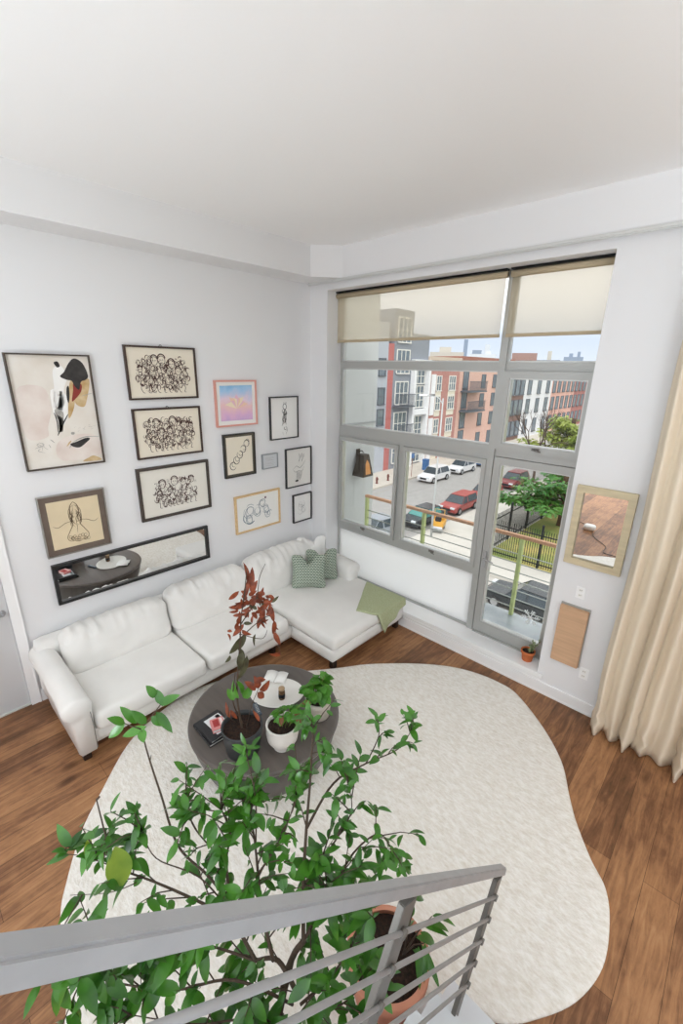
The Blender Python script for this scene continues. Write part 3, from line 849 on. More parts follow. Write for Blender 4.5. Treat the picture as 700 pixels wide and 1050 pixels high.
ribbon(b, curve2([(-.10, -.02), (-.06, -.06), (.0, -.05), (.06, -.06), (.1, 0)]), .006, y, 1)
for k in range(5): ribbon(b, curve2([(-.03 + .02 * k, -.06), (-.035 + .02 * k, -.11), (-.04 + .015 * k, -.18)]), .006, y, k % 2)
patch(b, blobpts(-.035, -.185, .03, .014), y, 0)
mk('ink_drawing', b, [INKK, mat('mid_grey_ink', hexc('8b8b88'), .9)], p)
r, p, ix, iz, y = small('small faint pencil drawing in a thin black frame, nearest above the sofa corner', -.358, -.018, 1.028, 1.434)
b = nb()
for k in range(16): a = random.uniform(0, 6); ribbon(b, circle2(random.uniform(-.04, .04), random.uniform(-.05, .06), random.uniform(.015, .045), 10, 1.2, a, a + 3.5), .0035, y - .0001 * (k % 3), 0)
mk('pencil_drawing', b, INKL, p)

# ================================================================== RUG
rp_ = [(2.125, -3.96), (1.924, -3.867), (1.656, -3.699), (1.439, -3.496), (1.156, -3.204), (1.016, -2.932), (0.932, -2.554), (1.028, -2.117), (1.364, -1.676), (1.712, -1.218), (1.895, -0.944), (2.152, -0.665), (2.391, -0.451), (2.62, -.30), (2.846, -0.216), (3.07, -.19), (3.276, -0.229), (3.621, -0.482), (3.869, -0.752), (4.018, -1.036), (4.122, -1.222), (4.273, -1.426), (4.391, -1.553), (4.457, -1.739), (4.483, -1.992), (4.422, -2.24), (4.3, -2.446), (4.183, -2.583), (4.03, -2.665), (3.885, -2.76), (3.86, -3.1), (3.85, -3.6), (3.7, -4.15), (3.35, -4.42), (3.0, -4.35), (2.75, -4.15), (2.5, -4.03)]
out = catmull([(x, y, 0) for x, y in rp_], 5, True)
cx_ = sum(p.x for p in out) / len(out); cy_ = sum(p.y for p in out) / len(out)
b = nb()
prof = [(1.0, 0.002), (1.004, .010), (1.0, .019), (.992, .024), (.975, .0255), (.9, .026), (.75, .026), (.55, .026), (.3, .026)]
rings = []
for s_, z in prof: rings.append([b.verts.new((cx_ + (p.x - cx_) * s_, cy_ + (p.y - cy_) * s_, z)) for p in out])
for r0, r1 in zip(rings, rings[1:]):
    for k in range(len(out)): b.faces.new((r0[k], r0[(k + 1) % len(out)], r1[(k + 1) % len(out)], r1[k]))
b.faces.new(rings[-1]); b.faces.new(list(reversed(rings[0])))
mk('rug', b, rug_mat(), smooth=True, label='large cream wool rug with an irregular pebble outline on the wood floor', cat='rug')
RZ = .026

# ================================================================== SOFA
sofa = empty('sofa', (0.55, -1.8, 0), label='white linen L-shaped sofa with a chaise against the picture wall', cat='sofa')
SM = Matrix.Translation((-0.55, 1.8, 0))
def spart(name, b, m=LINEN, parent=sofa, smooth=True, **k):
    for v in b.verts: v.co = SM @ v.co
    bmesh.ops.recalc_face_normals(b, faces=b.faces)
    return mk(name, b, m, parent, smooth, **k)
# base
b = nb(); rbox(b, .555, -2.40, .205, 1.03, 2.24, .15, r=.02, seg=.12); spart('base', b)
b = nb(); rbox(b, .90, -.665, .20, 1.66, 1.27, .15, r=.02, seg=.12); spart('chaise_base', b)
# back frame
b = nb(); rbox(b, .14, -1.79, .42, .20, 3.50, .58, r=.05, seg=.08); spart('back_frame', b)
# seat cushions
def seat_fn(nz): return dict(r=.04, puff=(.006, .004, .024), seg=.04, nz=nz, nscale=3)
b = nb(); rbox(b, .72, -2.885, .355, .82, .985, .165, seed=1, **seat_fn(.004)); c1 = spart('seat_cushion', b)
b = nb(); rbox(b, .72, -1.87, .355, .82, .985, .165, seed=2, **seat_fn(.004)); c2_ = spart('seat_cushion', b)
b = nb(); rbox(b, .97, -.665, .345, 1.54, 1.27, .155, seed=3, **seat_fn(.006)); c3 = spart('chaise_cushion', b)
# back cushions, leaning, with gathered wrinkled tops
def back_cushion(y0, y1, zt, seed, x=.30):
    w_ = y1 - y0; h_ = zt - .40
    def fn(p, u, v_, w2):
        top = max(0, w2) ** 2
        wr = noise.noise(V((p.y * 22 + seed, p.z * 3, seed * 3.1))) * .034 * top + noise.noise(V((p.y * 8, p.z * 8 + seed, 2))) * .02 + noise.noise(V((p.y * 40 + seed, p.z * 5, 4))) * .018 * top
        p = p + V((wr, 0, wr * .9))
        # pinch the corners
        k = max(0, abs(v_) - .72) / .28; kk = max(0, abs(w2) - .6) / .4
        p.z -= .03 * k * kk * (1 if w2 > 0 else -1)
        p.x -= .11 * (p.z + h_ / 2) / h_ - .055
        return p
    b = nb()
    rbox(b, x + .04, (y0 + y1) / 2, .40 + h_ / 2, .24, w_, h_, r=.085, puff=(.045, 0, .02), seg=.025, nz=.004, nscale=3, seed=seed, fn=fn)
    return spart('back_cushion', b)
back_cushion(-3.37, -2.40, .80, 1)
back_cushion(-2.385, -1.40, .85, 2)
back_cushion(-1.385, -.30, .88, 3)
# rolled arms
def arm(ya, yb, x0, x1, ztop, side, zb=.13):
    b = nb()
    yc = (ya + yb) / 2; wdt = yb - ya
    xs = 30
    prof = []
    n = 18
    R_ = .095
    # closed outline of the arm's cross-section (y,z): outer panel, roll, inner panel
    pts = [(ya + .015, zb)]
    pts.append((ya + .005, ztop - .20)); pts.append((ya, ztop - .15))
    cy = yc - side * .02
    for k in range(13):
        a = PI * 1.12 - (PI * 1.24) * k / 12
        pts.append((cy + side * 0 + (wdt / 2 + .02) * math.cos(a), ztop - R_ + R_ * math.sin(a)))
    pts.append((yb - .01, ztop - .16)); pts.append((yb - .012, zb))
    rows = []
    for i in range(xs + 1):
        t = i / xs; x = x0 + (x1 - x0) * t
        row = []
        e = min(t, 1 - t) * (x1 - x0)
        q = 1.0 if e > .035 else (.80 + .20 * math.sqrt(max(0, 1 - ((.035 - e) / .035) ** 2)))
        flare = 1 + .10 * max(0, (t - .75) / .25) if x1 > .97 else 1
        for (yy, zz) in pts:
            ry = yc + (yy - yc) * q * (flare if zz > ztop - .2 else 1); rz = zz if zz < .2 else zb + (zz - zb) * (1 - (1 - q) * .12)
            nn = noise.noise(V((x * 5, yy * 9, zz * 6 + ya))) * .006
            bulge = .03 * math.sin(PI * min(1, t * 1.05)) * (1 if zz > ztop - .1 else 0)
            row.append(b.verts.new((x, ry + nn, rz + nn + bulge)))
        rows.append(row)
    m = len(pts)
    for r0, r1 in zip(rows, rows[1:]):
        for k in range(m): b.faces.new((r0[k], r0[(k + 1) % m], r1[(k + 1) % m], r1[k]))
    b.faces.new(rows[0]); b.faces.new(list(reversed(rows[-1])))
    return spart('arm', b)
a1 = arm(-3.545, -3.385, .05, 1.13, .64, 1)
a2 = arm(-.235, -.045, .06, .98, .66, -1, .30)
# seam piping on the front of the long-side arm
b = nb(); tube(b, [(1.128, -3.405, .14), (1.132, -3.405, .34), (1.13, -3.41, .50)], .004, 5)
spart('piping', b, LINEN2, a1, label='dark seam down the front of the arm')
for (x, y) in ((.12, -3.47), (1.02, -3.47), (1.02, -1.55), (.12, -.10), (1.66, -.10), (1.66, -1.22)):
    b = bx(x - .03, x + .03, y - .03, y + .03, RZ if (y < -1.5 and x > 1.0 and y > -3) else 0, .135); spart('leg', b, DARKLEG, smooth=False, bevel=.004)

# scatter cushions
def scatter(c, rx_deg, rz_deg, s, th, m, label, seed, group=None, name='throw_pillow'):
    def fn(p, u, v_, w2):
        k = (abs(u) ** 4) * (abs(w2) ** 4)
        pin = 1 + .10 * k - .07 * ((1 - u * u) * abs(w2) ** 3 + (1 - w2 * w2) * abs(u) ** 3)
        p = V((p.x * pin, p.y * max(.12, (1 - abs(u) ** 3) * (1 - abs(w2) ** 3)) ** .6, p.z * pin))
        p.y += .012 * noise.noise(V((p.x * 8 + seed, p.z * 8, seed)))
        if w2 > .3 and chop: p.z -= chop * (w2 - .3) * max(0, 1 - abs(u) * 2.2); p.y *= (1 - .2 * (w2 - .3))
        return p
    chop = .15
    b = nb(); rbox(b, 0, 0, 0, s, th, s, r=.06, puff=(0, .01, 0), seg=.025, fn=fn)
    bmesh.ops.recalc_face_normals(b, faces=b.faces)
    o = mk(name, b, m, smooth=True, label=label, cat='cushion', group=group)
    o.rotation_euler = (math.radians(rx_deg), 0, math.radians(rz_deg)); o.location = c
    return o
GING = weave_mat('green_white_weave', hexc('4e6457'), hexc('b9c2b2'))
scatter((.705, -.70, .645), -16, 47, .43, .17, GING, 'front green and white woven throw pillow with a dented top on the chaise', 1, 'green woven throw pillows')
scatter((.66, -.425, .64), -17, 52, .41, .16, GING, 'rear green and white woven throw pillow, tucked beside the short sofa arm', 2, 'green woven throw pillows')
scatter((.37, -.34, .72), -10, 60, .40, .16, mat('white_cotton', hexc('f0efec'), .95), 'crumpled white throw pillow behind the green ones in the sofa corner', 3)

# folded throw blanket over the chaise corner
b = nb(); n_, m_ = 26, 34
rowsb = []
for i in range(n_ + 1):
    u = i / n_; row = []
    for j in range(m_ + 1):
        v_ = j / m_
        # u runs across the blanket, v from the top fold over the front edge
        xa, ya = 1.15 + .386 * u, -.075 - .645 * u
        xb, yb = 1.84 + .22 * u, -.075 - .40 * u
        x = xa + (xb - xa) * v_; y = ya + (yb - ya) * v_
        z = .443 + .008 * noise.noise(V((x * 8, y * 8, 1))) + .010 * math.sin(PI * min(1, u * 2.2)) * (1 - v_)
        over = x - 1.752
        if over > 0:
            z = .443 - over + .006; x = 1.764 + .012 * math.sin(y * 26 + z * 9) * min(1, over * 12) + .006
        row.append(b.verts.new((x, y, z)))
    rowsb.append(row)
for r0, r1 in zip(rowsb, rowsb[1:]):
    for j in range(m_): b.faces.new((r0[j], r0[j + 1], r1[j + 1], r1[j]))
SAGE = mat('sage_knit', hexc('c2c9a4'), .95, c2=hexc('a9b187'), vscale=90, bump=.6, bscale=120)
o = mk('throw_blanket', b, SAGE, smooth=True, label='sage green knitted throw draped over the chaise corner by the window', cat='blanket')
md = o.modifiers.new('thick', 'SOLIDIFY'); md.thickness = .012; md.offset = 1

# ================================================================== COFFEE TABLE
TC = (1.995, -2.37)
TZ = .385
ct = empty('coffee_table', (TC[0], TC[1], RZ), label='low round dark-stained coffee table with a solid tapering base on the rug', cat='table')
b = nb(); lathe(b, [(0, .0), (.50, 0), (.515, .02), (.575, .20), (.60, TZ - RZ - .045), (.598, TZ - RZ - .04), (0, TZ - RZ - .04)], seg=96); mk('drum_base', b, TABLEM, ct, True)
b = nb(); lathe(b, [(0, TZ - RZ - .04), (.605, TZ - RZ - .04), (.612, TZ - RZ - .02), (.605, TZ - RZ - .004), (.59, TZ - RZ), (0, TZ - RZ)], seg=96)
tt = mk('tabletop', b, mat('charcoal_tabletop', hexc('5a534e'), .36, var=.14, vscale=3, stretch=(1, 7, 1), bump=.05, bscale=20), ct, True)

def book(c, rz, w_, d_, h_, cover, label, pages=None, deco=None, name='book'):
    r = empty(name, c, rz, label, 'book', 'books on the coffee table')
    b = nb(); box(b, -w_ / 2, w_ / 2, -d_ / 2, d_ / 2, 0, .004); box(b, -w_ / 2, w_ / 2, -d_ / 2, d_ / 2, h_ - .004, h_); box(b, -w_ / 2, -w_ / 2 + .004, -d_ / 2, d_ / 2, .004, h_ - .004)
    mk('cover', b, cover, r)
    mk('pages', bx(-w_ / 2 + .004, w_ / 2 - .006, -d_ / 2 + .006, d_ / 2 - .006, .004, h_ - .004), PAPER, r)
    if deco:
        b = nb()
        for (x0, x1, y0, y1, mi) in deco[1]: box(b, x0, x1, y0, y1, h_, h_ + .0012, mi)
        mk('cover_print', b, deco[0], r)
BLKC = mat('black_book_cover', hexc('17181a'), .4)
bc = (1.875, -2.765)
book((bc[0], bc[1], TZ), math.radians(-3), .27, .23, .024, BLKC, 'black hardcover at the bottom of the small stack on the coffee table')
book((bc[0] - .003, bc[1] - .0, TZ + .024), math.radians(2), .255, .215, .02, mat('charcoal_book_cover', hexc('2a2b2e'), .4), 'charcoal hardcover with a white printed cover in the middle of the coffee table stack', deco=([mat('white_cover', hexc('dfe2e4'), .5), mat('grey_cover', hexc('9aa0a4'), .5)], [(-.09, .10, -.04, .09, 0), (-.08, .02, .05, .08, 1)]))
book((bc[0] + .03, bc[1] + .01, TZ + .0452), math.radians(-18), .12, .10, .03, mat('pink_book_cover', hexc('d98f8c'), .5), 'little red and pink book on top of the coffee table stack', deco=([mat('red_print', hexc('a83434'), .5), mat('pale_print', hexc('f0dcd8'), .5)], [(-.045, .03, -.035, .01, 0), (-.05, .05, .02, .04, 1)]))
# oval white tray, candle, eyeglass case
b = nb(); lathe(b, [(0, 0), (.18, 0), (.205, .012), (.20, .015), (.178, .006), (0, .005)], seg=64, sx=1.15, sy=.92)
o = mk('tray', b, WHITEPOT, smooth=True, label='oval white tray at the centre of the coffee table', cat='tray'); o.location = (1.90, -2.17, TZ); o.rotation_euler = (0, 0, math.radians(40))
cn = empty('jar_candle', (1.985, -2.185, TZ + .006), label='small amber glass jar with a dark label on the white tray', cat='jar')
b = nb(); lathe(b, [(0, 0), (.026, 0), (.028, .004), (.028, .075), (.024, .085), (.024, .092), (0, .092)], seg=24); mk('jar', b, mat('amber_glass', hexc('6b5138'), .2), cn, True)
b = nb(); lathe(b, [(.0286, .02), (.0288, .02), (.0288, .055), (.0286, .055)], seg=24); mk('label_band', b, INKK, cn, True)
b = nb(); lathe(b, [(0, .092), (.027, .092), (.027, .108), (0, .108)], seg=24); mk('lid', b, mat('tan_lid', hexc('b79b78'), .5), cn, True)
rm = empty('remote_control', (1.94, -2.41, TZ), math.radians(-20), 'small blue-grey remote control lying between the plant pots and the tray', 'remote')
mk('body', bx(-.075, .075, -.02, .02, 0, .016), mat('slate_plastic', hexc('4a5866'), .4), rm, bevel=.005)
b = nb()
for i in range(6):
    for j in range(2): box(b, -.055 + .018 * i, -.045 + .018 * i, -.01 + .012 * j, -.003 + .012 * j, .0155, .0175)
mk('buttons', b, INKL, rm)
mg = empty('magazine', (1.745, -2.06, TZ + .013), math.radians(35), 'open white magazine resting on the far side of the white tray', 'magazine')
b = nb()
for s_ in (-1, 1):
    g0 = [[b.verts.new((s_ * .10 * i / 6, -.075 + .15 * j, .004 + .012 * math.sin(PI * i / 6))) for j in (0, 1)] for i in range(7)]
    for a_, c_ in zip(g0, g0[1:]): b.faces.new((a_[0], c_[0], c_[1], a_[1]))
o = mk('pages', b, PAPER, mg, True); md = o.modifiers.new('t', 'SOLIDIFY'); md.thickness = .003

pc = empty('power_cord', (2.3, -5.4, 0), label='thin dark cord with white adapter on the floor, reflected in the square mirror', cat='cord')
b = nb(); tube(b, catmull([(-.9, -1.6, .008), (-.5, -.9, .008), (.0, -.5, .008), (.25, .1, .008), (.55, .5, .008), (.6, .85, .008), (.9, 1.0, .032), (1.1, 1.35, .034)], 8), .005, 6); mk('cable', b, BLACKM, pc, True)
b = nb(); rbox(b, .05, -.3, .06, .22, .18, .12, r=.05, seg=.03); mk('adapter', b, WHITEPOT, pc, True)
# ================================================================== STAIRS AND RAILING
KX = 4.045
K = 1.362
def ry(yv): return -4.1 + (yv + 4.1) * K
def rz_(zv): return 3.1 + (zv - 3.1) * K
ytop, ztop = -2.548, .950
SL = 1.045
def rail_z(y): return ztop - SL * (y - ytop)
rl = empty('stair_railing', (KX, ytop, .2), label='brushed steel stair railing with thin parallel bars in the foreground', cat='railing')
RT = Matrix.Translation((-KX, -ytop, -.2))
def rpart(name, b, m, smooth=False, bevel=0.0):
    for v in b.verts: v.co = RT @ v.co
    bmesh.ops.recalc_face_normals(b, faces=b.faces)
    return mk(name, b, m, rl, smooth, bevel=bevel)
YB = -5.2
b = nb()
HWD = .0165
th = .05
vs_ = []
for (y, ex) in ((YB, 0), (ytop, 1)):
    for x in (KX - HWD, KX + HWD):
        z = rail_z(y)
        vs_.append([b.verts.new((x, y, z)), b.verts.new((x, y - th * .72, z - th * .69 * 1.0))] if False else [b.verts.new((x, y, z)), b.verts.new((x, y - .010 , z - .040))])
(a0, a1_), (b0_, b1), (c0, c1__), (d0, d1) = vs_
for f in ((a0, b0_, d0, c0), (a1_, c1__, d1, b1), (a0, c0, c1__, a1_), (b0_, b1, d1, d0), (a0, a1_, b1, b0_), (c0, d0, d1, c1__)): b.faces.new(f)
rpart('handrail', b, STEEL, bevel=.004)
LEAN = .45
def post(ytp, ln, wd=.066):
    b = nb()
    z0 = rail_z(ytp) - .05
    y0 = ytp
    y1, z1 = y0 - LEAN * ln, z0 - ln
    a = [(KX - .008, y0 - wd / 2, z0 - 0), (KX + .012, y0 - wd / 2, z0), (KX + .012, y0 + wd / 2, z0 - .035), (KX - .008, y0 + wd / 2, z0 - .035)]
    c = [(KX - .008, y1 - wd / 2, z1), (KX + .012, y1 - wd / 2, z1), (KX + .012, y1 + wd / 2, z1), (KX - .008, y1 + wd / 2, z1)]
    va = [b.verts.new(p) for p in a]; vc = [b.verts.new(p) for p in c]
    b.faces.new(va); b.faces.new(list(reversed(vc)))
    for k in range(4): b.faces.new((va[k], vc[k], vc[(k + 1) % 4], va[(k + 1) % 4]))
    rpart('post', b, STEELD, bevel=.002)
YP1 = ytop - .065
LN1 = rail_z(YP1) - .05 - .197
post(YP1, LN1)
YP2 = ry(-3.581)
post(YP2, LN1 + .05)
post(YP2 - (YP1 - YP2), LN1 + .05)
for k in range(5):
    off = .177 + .136 * k
    b = nb()
    # a bar parallel to the handrail; it runs from below the frame up to the end post
    def ybar(yp): # where the bar meets a leaning post
        return yp - LEAN * (off - .05) / (1 + SL * LEAN) * 1.0
    ye = ybar(YP1) + .012
    tube(b, [(KX + .016, YB, rail_z(YB) - off), (KX + .016, ye, rail_z(ye) - off)], .0068, 10)
    rpart('bar', b, STEEL, True)
    for yp in (YP1, YP2, YP2 - (YP1 - YP2)):
        yy = ybar(yp); b = nb()
        tube(b, [(KX + .010, yy, rail_z(yy) - off), (KX + .026, yy, rail_z(yy) - off)], .014, 10)
        rpart('bar_bracket', b, STEELD, True)
# steps
st = empty('staircase', (4.5, -2.70, 0), label='white painted metal steps at the foot of the stair railing', cat='stairs')
STW = mat('white_painted_steel', hexc('dcdfe3'), .45)
for k in range(6):
    y1 = -2.70 - .19 * k; z = .20 * (k + 1)
    b = nb(); box(b, -.555, .55, y1 - .30 + 2.70, y1 + 2.70, z - .05, z); t_ = mk('tread', b, STW, st, bevel=.004)
for sx_ in (-.59, .55):
    b = nb()
    vsx = [(sx_, -.02, 0.0), (sx_, -.45, 0.0), (sx_, -1.4, .95), (sx_, -1.4, 1.30), (sx_, -.14, .215), (sx_, -.02, .06)]
    a = [b.verts.new(p) for p in vsx]; c = [b.verts.new((p[0] + .035, p[1], p[2])) for p in vsx]
    b.faces.new(a); b.faces.new(list(reversed(c)))
    for i in range(6): b.faces.new((a[i], a[(i + 1) % 6], c[(i + 1) % 6], c[i]))
    bmesh.ops.recalc_face_normals(b, faces=b.faces)
    mk('stringer', b, STW, st)

# ================================================================== PLANTS
def rnd(a=-1, b_=1): return random.uniform(a, b_)
def rvec(): return V((rnd(), rnd(), rnd())).normalized()

def leaf(bm, p, d, n, Ln, W, droop=.25, fold=.10, mi=0, seg=6, point=.6):
    d = d.normalized(); n = (n - d * n.dot(d))
    if n.length < 1e-4: n = d.cross(V((1, 0, 0)))
    n.normalize(); s = d.cross(n)
    rows = []
    for i in range(seg + 1):
        t = i / seg
        wv = W / 2 * (math.sin(PI * min(1, t ** (point + .22))) ** .72 if 0 < t < 1 else 0.0)
        wv = max(wv, W * .012)
        c = p + d * (Ln * t) - n * (droop * Ln * t * t)
        rows.append((bm.verts.new(c + s * wv + n * wv * fold * 2), bm.verts.new(c), bm.verts.new(c - s * wv + n * wv * fold * 2)))
    for a, b_ in zip(rows, rows[1:]):
        f = bm.faces.new((a[0], b_[0], b_[1], a[1])); f.material_index = mi
        f = bm.faces.new((a[1], b_[1], b_[2], a[2])); f.material_index = mi

def finish(bm, loc):
    for v in bm.verts: v.co -= V(loc)
    return bm

UP = V((0, 0, 1))
def pot_prof(r0, r1, h, lip=.012, lipr=.008, wall=.012, soil=.03):
    return [(0, 0), (r0 * .92, 0), (r0, .008), (r1, h - lip * 3), (r1 + lipr, h - lip * 3 + .002), (r1 + lipr, h - .004), (r1 + lipr - .004, h), (r1 - wall, h), (r1 - wall - .002, h - soil), (0, h - soil)]

# ---- lemon tree in the foreground
LT = V((3.70, -3.70, RZ))
lt = empty('lemon_tree', LT, label='tall leafy green citrus tree with spreading branches behind the steel railing', cat='plant')
b = nb(); lathe(b, pot_prof(.13, .175, .34)[:-2], seg=40); mk('pot', b, TERRA, lt, True)
b = nb(); lathe(b, [(0, .318), (.10, .318), (.168, .312)], seg=40); mk('soil', b, SOIL, lt, True)
stems, leaves = nb(), nb()
random.seed(99)
def pth(*q): return [at(*t) if not isinstance(t, V) else t for t in q]
T0 = V((3.70, -3.70, .33)); TF = V((3.62, -3.47, .95))
NA = at(311, 965, 1.56)
trunk = [T0, V((3.68, -3.64, .6)), TF, NA]
tube(stems, catmull(trunk, 5), [.017] * 6 + [.015] * 5 + [.011] * 5, 8)
def branch(pts, r0, r1, twigs, leafy, tl=(.07, .17), skip=0.0, ls=1.0, bare_tip=False):
    c = catmull(pts, 6)
    tube(stems, c, [r0 + (r1 - r0) * i / (len(c) - 1) for i in range(len(c))], 6)
    for k in range(int(twigs * 1.4)):
        t = skip + (1 - skip) * (k + random.random() * .8) / twigs
        i = min(int(t * (len(c) - 1)), len(c) - 2)
        p = c[i].lerp(c[i + 1], random.random())
        ax = (c[i + 1] - c[i]).normalized()
        d = (rvec() + ax * .7 + UP * .25).normalized()
        ln = rnd(*tl)
        tp = [p, p + d * ln * .5 + UP * .01, p + d * ln + UP * .015 * rnd()]
        if tp[2].x > 3.93: continue
        tube(stems, tp, [.0028, .0022, .0012], 4)
        nl = leafy + random.randint(1, 3)
        for q in range(nl):
            f = .25 + .75 * (q + 1) / nl
            bp_ = tp[0].lerp(tp[2], f)
            dd = (d * .5 + rvec() * .9 - UP * .25).normalized()
            nn = (UP * 1.1 + rvec() * .55)
            L_ = rnd(.034, .078) * ls
            if (bp_ + dd * L_).x > 3.98: continue
            leaf(leaves, bp_, dd, nn, L_, L_ * rnd(.36, .48), rnd(.1, .5), mi=0)
    if not bare_tip:
        ax = (c[-1] - c[-3]).normalized()
        for q in range(4):
            dd = (ax * .6 + rvec() * .8 - UP * .1).normalized()
            leaf(leaves, c[-1] - ax * .01 * q, dd, UP + rvec() * .4, rnd(.045, .075) * ls, rnd(.022, .034) * ls, .25)
# leader and right-hand limb
branch([NA, at(311, 908, 1.52), at(314, 850, 1.52), at(318, 800, 1.52), at(320, 765, 1.50), at(321, 745, 1.5)], .008, .002, 9, 3, skip=.05, tl=(.05, .12), ls=.9)
branch([at(314, 850, 1.52), at(342, 803, 1.66), at(375, 783, 1.78), at(408, 768, 1.90), at(422, 748, 1.95)], .005, .0015, 6, 3, tl=(.04, .1), skip=.25, ls=.95)
branch([at(375, 783, 1.78), at(388, 755, 1.82), at(387, 735, 1.84)], .003, .0012, 2, 3, tl=(.03, .06), skip=.3, ls=.75)
# long single shoot to the upper left
sh = [at(250, 945, 1.50), at(215, 900, 1.47), at(183, 868, 1.45), at(165, 815, 1.43), at(152, 775, 1.42), at(145, 748, 1.42)]
c = catmull(sh, 6); tube(stems, c, [.005 - .003 * i / (len(c) - 1) for i in range(len(c))], 6)
for i in range(8, len(c), 3):
    tube(stems, [c[i], c[i] + V((rnd(-.01, .01), rnd(-.01, .01), .015))], [.0018, .0008], 4)
for tip, lf in ((at(165, 722, 1.44), [(115, 738), (160, 702), (178, 712), (175, 735)]), (at(128, 742, 1.40), [(104, 752), (118, 755), (128, 728), (148, 755), (138, 722)])):
    tube(stems, [sh[-1], tip], [.002, .0015], 5)
for (x0, y0, x1, y1) in ((150, 745, 120, 757), (128, 742, 107, 760), (145, 748, 147, 762), (160, 730, 178, 752), (163, 722, 184, 712), (160, 715, 150, 702), (150, 742, 134, 728), (140, 742, 122, 722), (166, 722, 160, 706), (128, 742, 110, 735), (155, 735, 170, 745)):
    p, q = at(x0, y0, 1.42), at(x1, y1, 1.40 + rnd(-.03, .03))
    dd = q - p
    leaf(leaves, p, dd, (CAM - p).normalized() * .8 + UP * .5 + rvec() * .3, max(.045, dd.length * .9), .028, .15)
branch([at(262, 870, 1.5), at(262, 820, 1.47), at(254, 780, 1.46), at(252, 768, 1.46)], .003, .0012, 2, 2, tl=(.02, .04), skip=.85, ls=.8)
# left limb with a big yellowing leaf
branch([at(255, 950, 1.50), at(205, 925, 1.47), at(160, 905, 1.44), at(120, 890, 1.42), at(98, 876, 1.42)], .006, .0018, 9, 4, skip=.15)
branch([at(120, 890, 1.42), at(85, 878, 1.40), at(62, 876, 1.40)], .002, .001, 2, 3, tl=(.03, .05))
branch([at(140, 905, 1.43), at(113, 915, 1.42), at(72, 918, 1.42)], .0018, .0008, 1, 1, bare_tip=True)
tube(stems, [at(112, 895, 1.42), at(109, 860, 1.41), at(99, 820, 1.40)], [.0035, .003, .0022], 5)
tube(stems, [at(99, 820, 1.40), at(102, 817, 1.40)], [.004, .003], 5)
yl = nb(); p = at(118, 868, 1.36); leaf(yl, p, at(126, 912, 1.35) - p, CAM - p + UP * .3, .125, .075, .1, seg=8, point=.8)
leaf(yl, at(92, 858, 1.4), at(88, 880, 1.39) - at(92, 858, 1.4), CAM - at(92, 858, 1.4), .075, .022, .3)
# middle crown
branch([at(262, 985, 1.52), at(240, 940, 1.50), at(232, 885, 1.48), at(236, 855, 1.46), at(226, 828, 1.46)], .007, .002, 13, 5, skip=.1, ls=1.05)
branch([at(280, 985, 1.52), at(268, 930, 1.50), at(264, 890, 1.50), at(260, 855, 1.49), at(254, 826, 1.49)], .007, .002, 13, 5, skip=.1, ls=1.0)
branch([at(262, 900, 1.5), at(285, 865, 1.48), at(298, 835, 1.48), at(306, 812, 1.5)], .004, .0015, 8, 4, ls=.9)
branch([NA, at(340, 915, 1.58), at(362, 875, 1.62), at(388, 855, 1.66), at(402, 872, 1.66)], .006, .0015, 9, 4, skip=.1, ls=.9)
branch([at(311, 908, 1.52), at(345, 860, 1.6), at(360, 832, 1.62), at(358, 808, 1.62)], .004, .0015, 8, 4, ls=.85)
branch([at(232, 885, 1.48), at(200, 850, 1.46), at(190, 820, 1.46)], .003, .0015, 6, 4, ls=.9)
branch([at(240, 940, 1.5), at(205, 900, 1.45), at(160, 880, 1.43), at(145, 850, 1.42)], .003, .0012, 6, 4, ls=.9)
# lower crown, seen between the bars
branch([at(305, 1020, 1.60), at(285, 985, 1.54), at(262, 985, 1.52)], .009, .007, 3, 4)
branch([at(300, 1030, 1.6), at(240, 1005, 1.48), at(180, 1015, 1.42), at(120, 1008, 1.38), at(85, 998, 1.38)], .006, .0018, 12, 4, skip=.1, ls=1.3)
branch([at(262, 985, 1.52), at(200, 968, 1.45), at(140, 985, 1.40), at(100, 975, 1.38)], .005, .0015, 10, 4, skip=.1, ls=1.3)
branch([at(305, 1045, 1.62), at(250, 1045, 1.5), at(200, 1050, 1.45), at(130, 1040, 1.40)], .005, .0015, 11, 4, skip=.1, ls=1.3)
branch([at(308, 1030, 1.6), at(340, 1000, 1.62), at(362, 965, 1.66), at(372, 930, 1.68)], .006, .002, 12, 5, skip=.1, ls=1.3)
branch([at(308, 1040, 1.62), at(350, 1030, 1.66), at(375, 1005, 1.7)], .005, .002, 8, 4, ls=1.35)
branch([at(311, 965, 1.56), at(325, 935, 1.55), at(335, 905, 1.56)], .005, .002, 8, 4, ls=1.35)
branch([at(290, 1040, 1.58), at(280, 1060, 1.5), at(230, 1080, 1.45)], .005, .002, 8, 4, ls=1.35)
mk('branches', finish(stems, LT), BARK, lt, True)
mk('foliage', finish(leaves, LT), LEAF, lt, True)
mk('yellowing_leaves', finish(yl, LT), LEAFY, lt, True, label='yellowing leaves')

